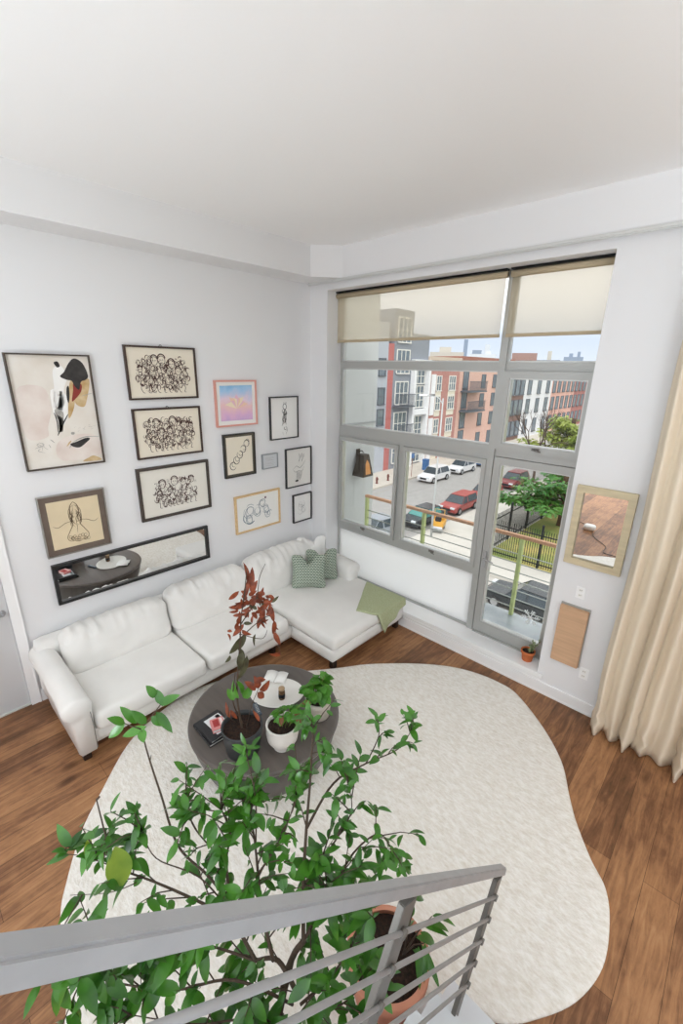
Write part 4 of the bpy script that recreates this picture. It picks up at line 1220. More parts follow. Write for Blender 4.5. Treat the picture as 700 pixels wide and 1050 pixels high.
# ---- wide terracotta pot beside it
BP = V((3.715, -2.94, RZ))
bpz = empty('potted_plant', BP, label='wide pale terracotta pot of dark soil and a few drooping leaves, beside the steel railing', cat='plant')
b = nb(); lathe(b, pot_prof(.135, .195, .40, lip=.02, lipr=.008, wall=.018)[:-2], seg=48); mk('pot', b, TERRAP, bpz, True)
b = nb(); lathe(b, [(0, .372), (.1, .37), (.183, .362)], seg=40); mk('soil', b, SOIL, bpz, True)
b = nb(); lathe(b, [(.0, 0), (.19, 0), (.215, .02), (.21, .024), (.19, .008), (0, .006)], seg=40)
for v in b.verts: v.co.z -= .0
s_, l_ = nb(), nb(); random.seed(17)
b.free()
base = BP + V((.05, .06, .37))
for k in range(3):
    a = k * 1.1 - .3
    tip = base + V((.10 * math.cos(a), .10 * math.sin(a) + .04, .20 + .05 * rnd()))
    tube(s_, [base, base.lerp(tip, .5) + V((0, 0, .03)), tip], [.005, .0035, .002], 6)
    for q in range(5):
        p = base.lerp(tip, .45 + .14 * q); d = (V((math.cos(a + rnd()), math.sin(a + rnd()), -.35 + rnd(-.3, .3))))
        if (p + d * .13).x > 3.97: d.x = -abs(d.x)
        leaf(l_, p, d, UP + rvec() * .3, rnd(.10, .15), rnd(.026, .036), .45)
mk('stems', finish(s_, BP), BARK, bpz, True); mk('foliage', finish(l_, BP), LEAF, bpz, True)

# ---- tall copper-leaved plant in the charcoal pot on the coffee table
DP = V((2.185, -2.715, TZ))
dp = empty('potted_plant', DP, label='tall rust-red leaved plant in a charcoal pot on the coffee table', cat='plant')
b = nb(); lathe(b, [(0, 0), (.115, 0), (.122, .006), (.150, .215), (.150, .225), (.140, .225), (.137, .19)], seg=48); mk('pot', b, GREYPOT, dp, True)
b = nb(); lathe(b, [(0, .196), (.07, .194), (.137, .188)], seg=40); mk('soil', b, SOIL, dp, True)
D0 = depth_of(DP + V((0, 0, .2)))
s_, lr, lo, lg = nb(), nb(), nb(), nb(); random.seed(23)
def st2(pts, r0, r1, n=5):
    c = catmull(pts, n); tube(s_, c, [r0 + (r1 - r0) * i / (len(c) - 1) for i in range(len(c))], 7); return c
dt = D0 - .08
m1 = st2([DP + V((0, 0, .19)), at(243, 715, D0 - .05), at(244, 685, D0 - .12), at(246, 660, D0 - .18), at(247, 635, D0 - .22), at(251, 605, D0 - .26), at(253, 582, D0 - .28)], .008, .003)
m2 = st2([DP + V((-.03, .03, .19)), at(239, 720, D0 - .04), at(241, 690, D0 - .1)], .006, .003)
m3 = st2([at(247, 640, D0 - .2), at(262, 615, D0 - .24), at(266, 592, D0 - .26), at(272, 578, D0 - .26)], .004, .0018)
m4 = st2([at(246, 655, D0 - .18), at(262, 640, D0 - .2), at(278, 632, D0 - .2), at(284, 655, D0 - .16), at(288, 672, D0 - .14)], .004, .0015)
m5 = st2([at(245, 650, D0 - .18), at(268, 655, D0 - .16), at(274, 646, D0 - .16)], .003, .0015)
def lf(bm, x0, y0, x1, y1, wd, dd=0, dr=.1, k=1.0):
    p = at(x0, y0, D0 - .2 + dd); q = at(x1, y1, D0 - .2 + dd + rnd(-.03, .03))
    d = q - p
    leaf(bm, p, d, (CAM - p).normalized() * .8 + rvec() * .6, d.length * k, wd * 1.0, dr + .2, fold=.3)
for q in ((254, 598, 253, 576, .035), (257, 604, 259, 582, .04), (258, 608, 262, 596, .045), (252, 612, 254, 596, .04), (251, 610, 257, 590, .03), (245, 606, 233, 617, .032), (254, 618, 232, 627, .042), (256, 616, 240, 622, .04),
          (258, 612, 270, 618, .045), (262, 612, 268, 606, .03), (270, 612, 278, 624, .035), (276, 620, 281, 638, .038), (270, 630, 262, 645, .035), (268, 622, 270, 640, .04), (262, 616, 252, 628, .035), (281, 636, 281, 652, .035), (281, 648, 287, 662, .035), (250, 640, 238, 653, .036),
          (238, 648, 232, 646, .022), (233, 650, 238, 657, .024), (248, 646, 256, 652, .035), (243, 638, 242, 648, .03), (256, 620, 262, 612, .04), (265, 626, 275, 620, .04), (258, 628, 264, 634, .035), (246, 632, 243, 642, .03)):
    lf(lr, *q)
for k in range(58):
    x, y = rnd(244, 281), rnd(608, 640); a = rnd(0, 6.3); r_ = rnd(6, 13)
    lf(lr if random.random() < .75 else lo, x, y, x + r_ * .8 * math.cos(a), y + r_ * .8 * math.sin(a), rnd(.018, .03), rnd(-.08, .08))
lf(lr, 288, 668, 275, 674, .05, .06)
for q in ((248, 652, 236, 674, .05), (252, 650, 243, 668, .045), (248, 668, 246, 690, .06), (253, 672, 247, 700, .05), (246, 664, 250, 690, .05), (262, 650, 258, 664, .025), (236, 672, 232, 680, .03)):
    lf(lo, *q, .05)
for q in ((245, 716, 236, 700, .06), (250, 716, 258, 704, .06), (240, 718, 233, 706, .05), (248, 712, 246, 698, .05)):
    lf(lg, *q, .12)
for q in ((262, 708, 252, 698, .05), (265, 706, 262, 694, .05), (266, 708, 277, 700, .055), (264, 710, 271, 716, .05), (262, 700, 272, 695, .05)):
    lf(lr, *q, .1)
tube(s_, [DP + V((.02, .02, .19)), at(258, 722, D0 - .05), at(265, 706, D0 - .1)], [.004, .003, .002], 5)
tube(s_, [DP + V((-.06, .0, .19)), at(234, 735, D0 - .03), at(235, 720, D0 - .05)], [.004, .003, .002], 5)
for q in ((236, 736, 230, 722, .03), (236, 728, 243, 738, .03), (266, 740, 260, 728, .025)): lf(lr, *q, .17)
mk('stems', finish(s_, DP), BARK, dp, True); mk('red_foliage', finish(lr, DP), LEAFR, dp, True); mk('withered_foliage', finish(lo, DP), LEAFG, dp, True); mk('fresh_leaves', finish(lg, DP), LEAFB, dp, True, label='bright green fresh leaves at the stem base')

# ---- bushy plant in the white footed pot
WP = V((2.37, -2.49, TZ))
wp = empty('potted_plant', WP, label='small bushy green and yellowed plant in a rounded white ceramic pot', cat='plant')
b = nb(); lathe(b, [(0, 0), (.068, 0), (.072, .006), (.066, .018), (.085, .035), (.112, .08), (.120, .13), (.118, .198), (.122, .208), (.118, .212), (.108, .210), (.106, .185)], seg=48); mk('pot', b, WHITEPOT, wp, True)
b = nb(); lathe(b, [(0, .188), (.05, .188), (.107, .180)], seg=36); mk('soil', b, SOIL, wp, True)
def bush(root, loc, stems_n, h, spread, ll, lw, m, seed, z0, off=V((0, 0, 0)), leaves_n=6, second=None, droop=.5, stemm=BARKG):
    random.seed(seed); s_, l_, y_ = nb(), nb(), nb()
    for k in range(stems_n):
        a = 2 * PI * k / stems_n + rnd(-.4, .4); sp = spread * random.uniform(.3, 1)
        b0 = loc + V((.03 * math.cos(a), .03 * math.sin(a), z0)) + off * .4
        tip = loc + off + V((sp * math.cos(a), sp * math.sin(a), z0 + h * random.uniform(.5, 1)))
        tube(s_, [b0, b0.lerp(tip, .6) + V((0, 0, h * .2)), tip], [.003, .0025, .0015], 5)
        for q in range(leaves_n):
            p = b0.lerp(tip, .5 + .5 * (q + 1) / leaves_n) + V((0, 0, h * .1 * (1 - q / leaves_n)))
            d = V((math.cos(a + rnd(-1.4, 1.4)), math.sin(a + rnd(-1.4, 1.4)), rnd(-.3, .3)))
            leaf(y_ if second and random.random() < .12 else l_, p, d, UP + rvec() * .4, ll * random.uniform(.7, 1.1), lw * random.uniform(.8, 1.1), droop, point=.8)
    mk('stems', finish(s_, loc), stemm, root, True); mk('foliage', finish(l_, loc), m, root, True)
    if second: mk('yellowed_leaves', finish(y_, loc), second, root, True, label='yellowed leaves')
bush(wp, WP, 9, .16, .11, .068, .045, LEAFB, 61, .185, off=V((.055, .045, .03)), second=LEAFD, leaves_n=6)

# ---- pothos in the glass pot
PP = V((2.335, -2.09, TZ))
pp = empty('potted_plant', PP, label='full green leafy plant in a pale pot at the right edge of the coffee table', cat='plant')
b = nb(); lathe(b, [(0, 0), (.085, 0), (.095, .01), (.105, .12), (.105, .17), (.098, .17), (.096, .03)], seg=40); mk('pot', b, mat('frosted_stoneware', hexc('bdb8ac'), .3, var=.1, vscale=18), pp, True)
b = nb(); lathe(b, [(0, .15), (.097, .148)], seg=32); mk('soil', b, SOIL, pp, True)
bush(pp, PP, 17, .18, .10, .078, .070, LEAFB, 71, .15, leaves_n=8, droop=.4)

# ---- little succulent on the window ledge
LP = V((3.21, .12, LEDGE))
lp = empty('potted_plant', LP, label='tiny terracotta pot with a small succulent on the window ledge by the balcony door', cat='plant')
b = nb(); lathe(b, [(0, 0), (.048, 0), (.05, .004), (.062, .085), (.070, .087), (.072, .115), (.064, .118), (.062, .10)], seg=32); mk('pot', b, mat('orange_terracotta', hexc('c96f3d'), .8), lp, True)
b = nb(); lathe(b, [(0, .1), (.063, .098)], seg=24); mk('soil', b, SOIL, lp, True)
s_, l_ = nb(), nb(); random.seed(81)
for k in range(5):
    b0 = LP + V((.02, .0, .1)); tip = b0 + V((.03 + rnd(-.03, .04), rnd(-.04, .04), .08 + .09 * random.random()))
    tube(s_, [b0, tip], [.004, .003], 5)
    for q in range(7):
        p = b0.lerp(tip, .3 + .7 * q / 6); leaf(l_, p, rvec() + UP * .3, UP + rvec() * .5, .035, .018, .05, mi=0, seg=4)
mk('stems', finish(s_, LP), BARKG, lp, True); mk('foliage', finish(l_, LP), mat('grey_green_leaf', hexc('8f9a70'), .5, c2=hexc('6a7650'), vscale=30), lp, True)

# ================================================================== OUTSIDE
G = -6.0
# own building: light panelled wing wall to the left of the balcony, slab and facade below
PANEL = mat('light_grey_cladding', hexc('c6c9c9'), .7, var=.03, vscale=2)
b = nb(); box(b, -3.0, -.30, .351, 1.76, -9.2, 7.5)
wing = mk('wall_wing', b, PANEL, kind='structure')
b = nb(); box(b, -.30, -.285, .35, 1.76, 2.24, 2.27); mk('wall_joint', b, mat('joint_grey', hexc('a5a8a8'), .8), wing)
mk('wall_facade', bx(-.30, XMAX, .352, .45, -9.2, -.12), PANEL, kind='structure')
mk('balcony_floor', bx(-.30, 3.9, .351, 1.26, -.08, .03), mat('wet_concrete', hexc('bfc6ca'), .25, c2=hexc('9aa3a8'), vscale=3), kind='structure')
# balcony railing
BY, BZ = 1.2, 1.13
br_ = empty('balcony_railing', (1.8, BY, .03), label='balcony railing with yellow-green posts, thin cables and a worn wooden top rail', cat='railing')
OFF = Matrix.Translation((-1.8, -BY, -.03))
GRN = mat('faded_lime_paint', hexc('c3cf8e'), .6, var=.1, vscale=14)
WORN = mat('worn_orange_wood', hexc('d3a483'), .7, var=.12, vscale=9, stretch=(5, 1, 1))
def bp_(name, b, m, **k):
    for v in b.verts: v.co = OFF @ v.co
    return mk(name, b, m, br_, **k)
bp_('top_rail', bx(.02, 3.85, BY - .03, BY + .03, BZ - .02, BZ + .02), WORN, bevel=.005)
for x in (.05, 1.15, 2.60, 3.80):
    b = bx(x - .022, x + .022, BY - .03, BY + .03, .03, BZ - .02); bp_('post', b, GRN, bevel=.003)
for k in range(7):
    b = nb(); z = .14 + .125 * k; tube(b, [(.05, BY, z), (3.80, BY, z)], .008, 6); bp_('bar', b, mat('galvanised_bar', hexc('b9bcb6'), .5, .4), smooth=True)
# wall lantern on the wing wall
ln = empty('wall_lantern', (-.30, 1.33, 1.60), label='dark tapered outdoor wall lantern with a warm amber pane on the pale side wall', cat='lamp')
BRZ = mat('bronze_lantern', hexc('4a4038'), .5, .5)
b = nb(); box(b, 0, .012, -.045, .045, .05, .24); tube(b, [(.01, 0, .2), (.09, 0, .22), (.12, 0, .20)], .01, 8); mk('bracket', b, BRZ, ln)
b = nb()
w0, w1_ = .125, .07
a = [b.verts.new((.12 + s * w0, t * w0, -.19)) for s, t in ((-1, -1), (1, -1), (1, 1), (-1, 1))]
c = [b.verts.new((.12 + s * w1_, t * w1_, .17)) for s, t in ((-1, -1), (1, -1), (1, 1), (-1, 1))]
for k in range(4): b.faces.new((a[k], a[(k + 1) % 4], c[(k + 1) % 4], c[k]))
b.faces.new(c); b.faces.new(list(reversed(a))); bmesh.ops.recalc_face_normals(b, faces=b.faces); mk('body', b, BRZ, ln, bevel=.004)
b = nb()
for face in (0,):
    q = []
    for (u, z) in ((-.55, -.15), (.55, -.15), (.5, .02), (0, .09), (-.5, .02)):
        hw = w0 + (w1_ - w0) * (z + .19) / .36
        q.append(b.verts.new((.12 + hw + .003, u * hw, z) if face == 0 else (.12 + u * hw, -hw - .003, z)))
    b.faces.new(q)
amb = bpy.data.materials.new('amber_glow'); amb.use_nodes = True
pb = amb.node_tree.nodes['Principled BSDF']; pb.inputs['Base Color'].default_value = (*hexc('c88848'), 1); pb.inputs['Emission Color'].default_value = (1, .5, .15, 1); pb.inputs['Emission Strength'].default_value = .05
mk('amber_pane', b, amb, ln)

# ground
BEFORE = set(bpy.data.objects)
mk('street', bx(-16.6, -8.4, -6, 260, G - .3, G), mat('worn_asphalt', hexc('a09e9b'), .9, var=.07, vscale=1.5, bump=.1, bscale=20), kind='structure')
mk('cross_street', bx(-8.4, 60, 3, 14.2, G - .3, G - .02), mat('pale_asphalt', hexc('b9b4ad'), .9, var=.06, vscale=1.5), kind='structure')
mk('sidewalk_far', bx(-20.0, -16.6, -6, 260, G - .3, G + .14), mat('concrete_walk', hexc('c9c1b6'), .9, var=.06, vscale=1.2), kind='structure')
b = nb(); box(b, -8.4, -4.4, 16.3, 260, G - .3, G + .12); box(b, -8.4, 60, 14.2, 16.3, G - .3, G + .12)
mk('sidewalk_near', b, mat('light_concrete', hexc('c6c2ba'), .9, var=.05, vscale=.8), kind='structure')
b = bx(-4.4, 60, 16.3, 120, G - .3, G + .15)
mk('lawn', b, mat('patchy_lawn', hexc('b3a263'), 1, c2=hexc('6f8a45'), vscale=.45, bump=.4, bscale=12), kind='structure')
mk('ground_plain', bx(-500, 500, -6, 600, G - 3, G - .4), mat('far_ground', hexc('8f8f88'), 1), kind='structure')

# park fence (black iron)
IRON = mat('black_iron', hexc('22262a'), .5, .4)
def fence(p0, p1, n, label, posts):
    p0, p1 = V(p0), V(p1); r = empty('iron_fence', p0, label=label, cat='fence')
    d = p1 - p0; Ln = d.length; u = d.normalized(); perp = V((-u.y, u.x, 0))
    b = nb()
    def bar(a, c, t):
        M_ = Matrix(((u.x, perp.x, 0, 0), (u.y, perp.y, 0, 0), (0, 0, 1, 0), (0, 0, 0, 1)))
        box(b, a[0], c[0], -t, t, a[1], c[1], M=M_)
    for k in range(n): x = Ln * (k + .5) / n; bar((x - .012, .08), (x + .012, 1.95), .012)
    mk('pickets', b, IRON, r, kind='stuff')
    b = nb(); bar((0, .2), (Ln, .25), .02); bar((0, 1.65), (Ln, 1.70), .02); mk('rails', b, IRON, r)
    for k in range(posts + 1):
        x = Ln * k / posts; b = nb(); bar((x - .045, 0), (x + .045, 2.2), .045); mk('post', b, IRON, r)
fence((-4.4, 16.35, G + .12), (6.0, 16.35, G + .12), 95, 'black iron picket fence running along the front of the park lawn', 4)
fence((-4.4, 16.45, G + .12), (-4.4, 42.0, G + .12), 170, 'black iron picket fence running back along the side of the park lawn', 10)

# trees
def park_tree(name, loc, h, cr, label, seed, m, layers=7, lean=(0, 0), n=1500, ls=.5):
    random.seed(seed); loc = V(loc)
    r = empty(name, loc, label=label, cat='tree', group='street and park trees')
    b = nb(); top = V((lean[0], lean[1], h))
    tube(b, catmull([(0, 0, -.3), (.1, 0, h * .35), (lean[0] * .5, lean[1] * .5, h * .6), (lean[0], lean[1], h * .9)], 4), .16, 8)
    l_ = nb()
    for k in range(layers * 4):
        a = rnd(0, 2 * PI); zz = h * (.45 + .5 * (k % layers) / layers)
        rr = cr * (1 - .55 * ((k % layers) / layers)) * random.uniform(.7, 1)
        p0 = V((lean[0] * zz / h, lean[1] * zz / h, zz * .82)); p1 = p0 + V((rr * math.cos(a), rr * math.sin(a), h * .16))
        tube(b, [p0, p0.lerp(p1, .5) + V((0, 0, .2)), p1], [.06, .04, .015], 5)
        for q in range(n // (layers * 4)):
            t = random.uniform(.25, 1.08); p = p0.lerp(p1, t) + V((rnd(), rnd(), rnd(-.35, .35))) * .55
            leaf(l_, p, V((rnd(), rnd(), rnd(-.3, .1))), UP + rvec() * .5, ls * random.uniform(.6, 1.1), ls * .4, .2, seg=3)
    mk('trunk', b, mat('tree_bark', hexc('4d3b2c'), .95), r, True); mk('crown', l_, m, r, True)
PARKG = mat('park_leaf_green', hexc('5f8f3a'), .5, c2=hexc('2f6b3a'), vscale=.6, trans=.25)
PARKY = mat('park_leaf_yellow', hexc('a9b356'), .5, c2=hexc('7d9440'), vscale=.6, trans=.25)
park_tree('shade_tree', (-3.2, 23.6, G), 3.7, 4.4, 'deep green spreading tree in the park behind the iron fence', 5, PARKG, n=4200, ls=.42)
park_tree('shade_tree', (-6.3, 34.0, G), 6.3, 3.9, 'yellow-green street tree further up the sidewalk in front of the row houses', 6, PARKY, n=4200, ls=.5)
park_tree('shade_tree', (3.6, 37, G), 6.0, 3.5, 'green tree at the far right of the park beyond the deep green one', 9, PARKG, n=1200, ls=.6)
# leafless tree by the row houses
random.seed(12)
bt = empty('bare_tree', (-9.1 + 1.6, 30.5, G), label='leafless dark tree standing at the kerb left of the yellow-green tree', cat='tree')
b = nb()
def grow(p, d, ln, r, k):
    q = p + d * ln; tube(b, [p, p.lerp(q, .5) + rvec() * ln * .06, q], [r, r * .85, r * .7], 5, cap=False)
    if k == 0: return
    for _ in range(3 if k > 1 else 2):
        grow(q, (d + rvec() * .55 + UP * .15).normalized(), ln * random.uniform(.6, .8), r * .6, k - 1)
grow(V((0, 0, -.1)), V((0, 0, 1)), 2.4, .12, 5)
mk('branches', b, mat('dark_bare_bark', hexc('54463d'), .95), bt)

# ------------------------------------------------------------------ buildings across the street (facades on x = -20)
PANE = mat('dark_window_pane', hexc('5d6a75'), .15, c2=hexc('7f8a92'), vscale=.7)
WFR = mat('window_frame_white', hexc('e6e4de'), .6)
WFD = mat('window_frame_dark', hexc('5a6068'), .6)
FX = -20.0
def building(label, y0, y1, ztop_, m, depth=10, name='apartment_building', cat='building', x=FX, parapet=None, group=None):
    r = empty(name, (x, y0, G), label=label, cat=cat, group=group)
    mk('walls', bx(-depth, 0, 0.005, y1 - y0 - .005, 0, ztop_ - G), m, r)
    if parapet: mk('cornice', bx(-depth - .05, .18, .01, y1 - y0 - .01, ztop_ - G, ztop_ - G + .35), parapet, r)
    return r
def bwin(r, y0, y1, z0, z1, fm=WFR, pm_=PANE, sill=True, mull=1, bars=1, name='window', x=0.0, t=.09):
    """window in building-local y / world z"""
    z0 -= G; z1 -= G
    b = nb(); box(b, x, x + .07, y0 - t, y0, z0 - t, z1 + t); box(b, x, x + .07, y1, y1 + t, z0 - t, z1 + t); box(b, x, x + .07, y0, y1, z1, z1 + t)
    box(b, x, x + (.14 if sill else .07), y0 - t, y1 + t, z0 - t, z0)
    for k in range(mull): yy = y0 + (y1 - y0) * (k + 1) / (mull + 1); box(b, x, x + .06, yy - .035, yy + .035, z0, z1)
    for k in range(bars): zz = z0 + (z1 - z0) * (k + 1) / (bars + 1); box(b, x, x + .055, y0, y1, zz - .03, zz + .03)
    f = mk(name, b, fm, r)
    mk('pane', bx(x, x + .03, y0, y1, z0, z1), pm_, f)
    return f
RED = brick_mat('red_brick', hexc('b07a72'), hexc('bd8a82'), hexc('b29088'), 3.2)  # haze is put into the lightened brick colours, red and salmon
SAL = brick_mat('salmon_brick', hexc('d3a899'), hexc('dbb5a6'), hexc('cfb3a8'), 3.2)
# blank grey block with a narrow red return, far left
r = building('pale grey apartment block with a narrow red strip and slim dark windows', 18.0, 27.5, 6.8, mat('blue_grey_render', hexc('b4b9c2'), .8))
for (a, c) in ((8.55, 8.85),):
    for z in (-1.6, 0.2, 2.6): bwin(r, 8.3, 9.1, z, z + 1.3, WFD, mull=0)
r = building('slim red rendered strip of building between the grey blocks', 27.5, 28.3, 5.2, mat('red_render', hexc('b8706c'), .8), name='town_house')
GREYB = mat('slate_grey_cladding', hexc('8d929b'), .8)
r = building('dark slate-grey apartment block with stacked balconies and large windows', 28.3, 31.0, 8.0, GREYB)
for z in (-5.3, -2.6, 0.1, 2.8, 5.4):
    bwin(r, .45, 2.25, z, z + 1.9, WFR, mull=2, bars=1)
for z in (-2.75, -.05):
    b = nb(); box(b, 0, .8, .1, 2.5, z - G - .12, z - G)
    for k in range(14): box(b, .74, .78, .15 + .17 * k, .18 + .17 * k, z - G, z - G + 1.0)
    box(b, .72, .8, .1, 2.5, z - G + .98, z - G + 1.04); mk('balcony', b, WFD, r)
r = building('grey block behind a bright white gridded window frame', 31.0, 33.75, 6.2, GREYB)
WHT = mat('white_render', hexc('ebecee'), .7)
b = nb()
for (a, c) in ((0.0, .35), (2.4, 2.75)): box(b, 0, .45, a, c, 0, 10.0)
box(b, 0, .45, .35, 2.4, 5.0, 5.5); box(b, 0, .45, .35, 2.4, 9.6, 10.0)
mk('white_frame', b, WHT, r)
for z in (-5.6, -3.1, -.3, 1.9):
    bwin(r, .55, 2.2, z, z + 1.9, WFR, mull=2, bars=2)
# red brick and salmon brick apartment block
r = building('red brick apartment block with rows of white-framed windows', 33.75, 40.0, 4.0, RED, parapet=mat('pale_cornice', hexc('c9b8a8'), .8))
for z in (-5.4, -2.85, -.35, 2.1 - 1.0 + .0):
    pass
CRM = mat('cream_spandrel', hexc('e3dccb'), .8)
for z in (-5.3, -3.1, -.75, 1.15):
    bwin(r, 1.8, 2.6, z, z + 1.35, WFR)
    bwin(r, 4.2, 5.4, z, z + 1.35, WFR, mull=2)
    for (a, c) in ((1.7, 2.7), (4.1, 5.5)): mk('spandrel', bx(0, .05, a, c, z - G - .65, z - G - .1), CRM, r)
    mk('bay_panel', bx(0, .08, .75, 1.55, z - G - .5, z - G + 1.55), WHT, r)
r = building('salmon brick apartment block with two iron balconies beside the red brick one', 40.0, 53.4, 4.2, SAL, parapet=mat('rust_cornice', hexc('9d6a5a'), .8))
for z in (-5.3, -3.0, -.8, 1.3):
    for (a, c) in ((.9, 1.9), (5.2, 6.0), (8.1, 8.9), (11.0, 11.8)):
        bwin(r, a, c, z, z + (1.9 if a < 1 else 1.35), WFD, mull=1, bars=1)
for z in (-1.1, 1.0):
    b = nb(); box(b, 0, 1.1, .5, 4.6, z - G - .15, z - G)
    for k in range(22): box(b, 1.04, 1.08, .55 + .185 * k, .58 + .185 * k, z - G, z - G + 1.0)
    box(b, 1.02, 1.1, .5, 4.6, z - G + .97, z - G + 1.03); mk('balcony', b, WFD, r)
# row houses further up the street
def rowhouse(label, y0, y1, zt, m, nwin, zs=(-5.2, -2.4, .2), hh=1.8, wf=WFD, corn=None):
    r = building(label, y0, y1, zt, m, name='row_house', parapet=corn)
    W_ = y1 - y0
    for z in zs:
        for k in range(nwin):
            yc = W_ * (k + .5) / nwin; bwin(r, yc - .55, yc + .55, z, z + hh, wf, mull=0, bars=1, t=.12)
CRN = mat('dark_cornice', hexc('6d5f58'), .8)
rowhouse('dark brown row house half hidden by the leafless tree', 53.4, 58.0, 3.9, mat('brown_stone', hexc('7d6259'), .85), 3, corn=CRN)
rowhouse('white-fronted row house with dark windows up the street', 58.0, 68.5, 4.2, mat('white_facade', hexc('dcdde0'), .8), 3, corn=CRN)
rowhouse('salmon-pink row house with closely spaced dark windows', 68.5, 79.5, 4.2, mat('pink_facade', hexc('d8aa9c'), .8), 5, corn=mat('tan_cornice', hexc('c9a48e'), .8))
rowhouse('dark red row house at the far end of the terrace', 79.5, 88, 3.7, mat('maroon_facade', hexc('a8706a'), .8), 4, corn=CRN)
rowhouse('grey row house beyond the dark red one', 88, 110, 3.4, mat('grey_facade', hexc('9a9896'), .8), 8)

# the street plan above is scaled up about the camera position
CAM_SCALE = 1.35
def scale_from_cam(p): return V((p[0] * CAM_SCALE - 1.554, p[1] * CAM_SCALE + 1.435, p[2] * CAM_SCALE - 1.085))
for o in [x for x in bpy.data.objects if x not in BEFORE]:
    if o.parent is None: o.location = scale_from_cam(o.location)
    else: o.location = o.location * CAM_SCALE
    if o.type == 'MESH':
        for v in o.data.vertices: v.co = v.co * CAM_SCALE
G = scale_from_cam((0, 0, G)).z
# ------------------------------------------------------------------ skyline
def sky_box(px, py_top, w_px, D, m, label, name='distant_building', px_d=30, extra=None):
    c = at(px, py_top, D); hw = w_px / FPX * D / 2
    r = empty(name, (c.x, c.y, G), label=label, cat='building', group='distant skyline buildings')
    hgt = c.z - G
    a = math.atan2(c.y - CAM.y, c.x - CAM.x) - PI / 2
    b = bx(-hw, hw, 0, px_d, 0, hgt); mk('walls', b, m, r)
    r.rotation_euler = (0, 0, a)
    if extra:
        for (u, wu, hu) in extra: mk('roof_block', bx(u * hw - wu * hw, u * hw + wu * hw, 2, px_d * .6, hgt, hgt + hu), m, r)
    return r, hw, hgt
BGE = mat('beige_far', hexc('c6c1b8'), .9); BGW = mat('white_far', hexc('d5dae0'), .9); BGB = mat('blue_grey_far', hexc('8f9db0'), .9); BGR = mat('brick_far', hexc('a08078'), .9); BGG = mat('grey_far', hexc('a2a7ad'), .9)
sky_box(458, 361, 34, 120, BGE, 'long beige low-rise on the skyline above the red brick block', extra=[(-.1, .35, 1.4)])
sky_box(478, 348, 4, 420, BGB, 'slim blue-grey skyscraper on the skyline')
sky_box(500, 353, 5, 420, BGW, 'pale white tower on the skyline right of the blue-grey skyscraper')
sky_box(489, 359, 9, 380, BGB, 'low dark blue-grey tower on the skyline behind the salmon block')
sky_box(495, 363, 26, 260, BGW, 'wide pale grey building on the skyline behind the towers', extra=[(.4, .2, 2)])
sky_box(538, 362, 24, 170, BGR, 'reddish brick building on the skyline above the row houses')
sky_box(564, 360, 4, 380, BGE, 'slender tan spire-like tower on the skyline above the tilt window')
sky_box(560, 369, 26, 300, BGG, 'low grey building on the skyline left of the dark rooftop block')
sky_box(588, 366, 18, 260, BGB, 'dark grey-blue rooftop block on the skyline near the window edge', extra=[(-.3, .2, 2), (.5, .15, 3)])
sky_box(607, 371, 30, 320, BGG, 'flat pale grey building at the right end of the skyline')

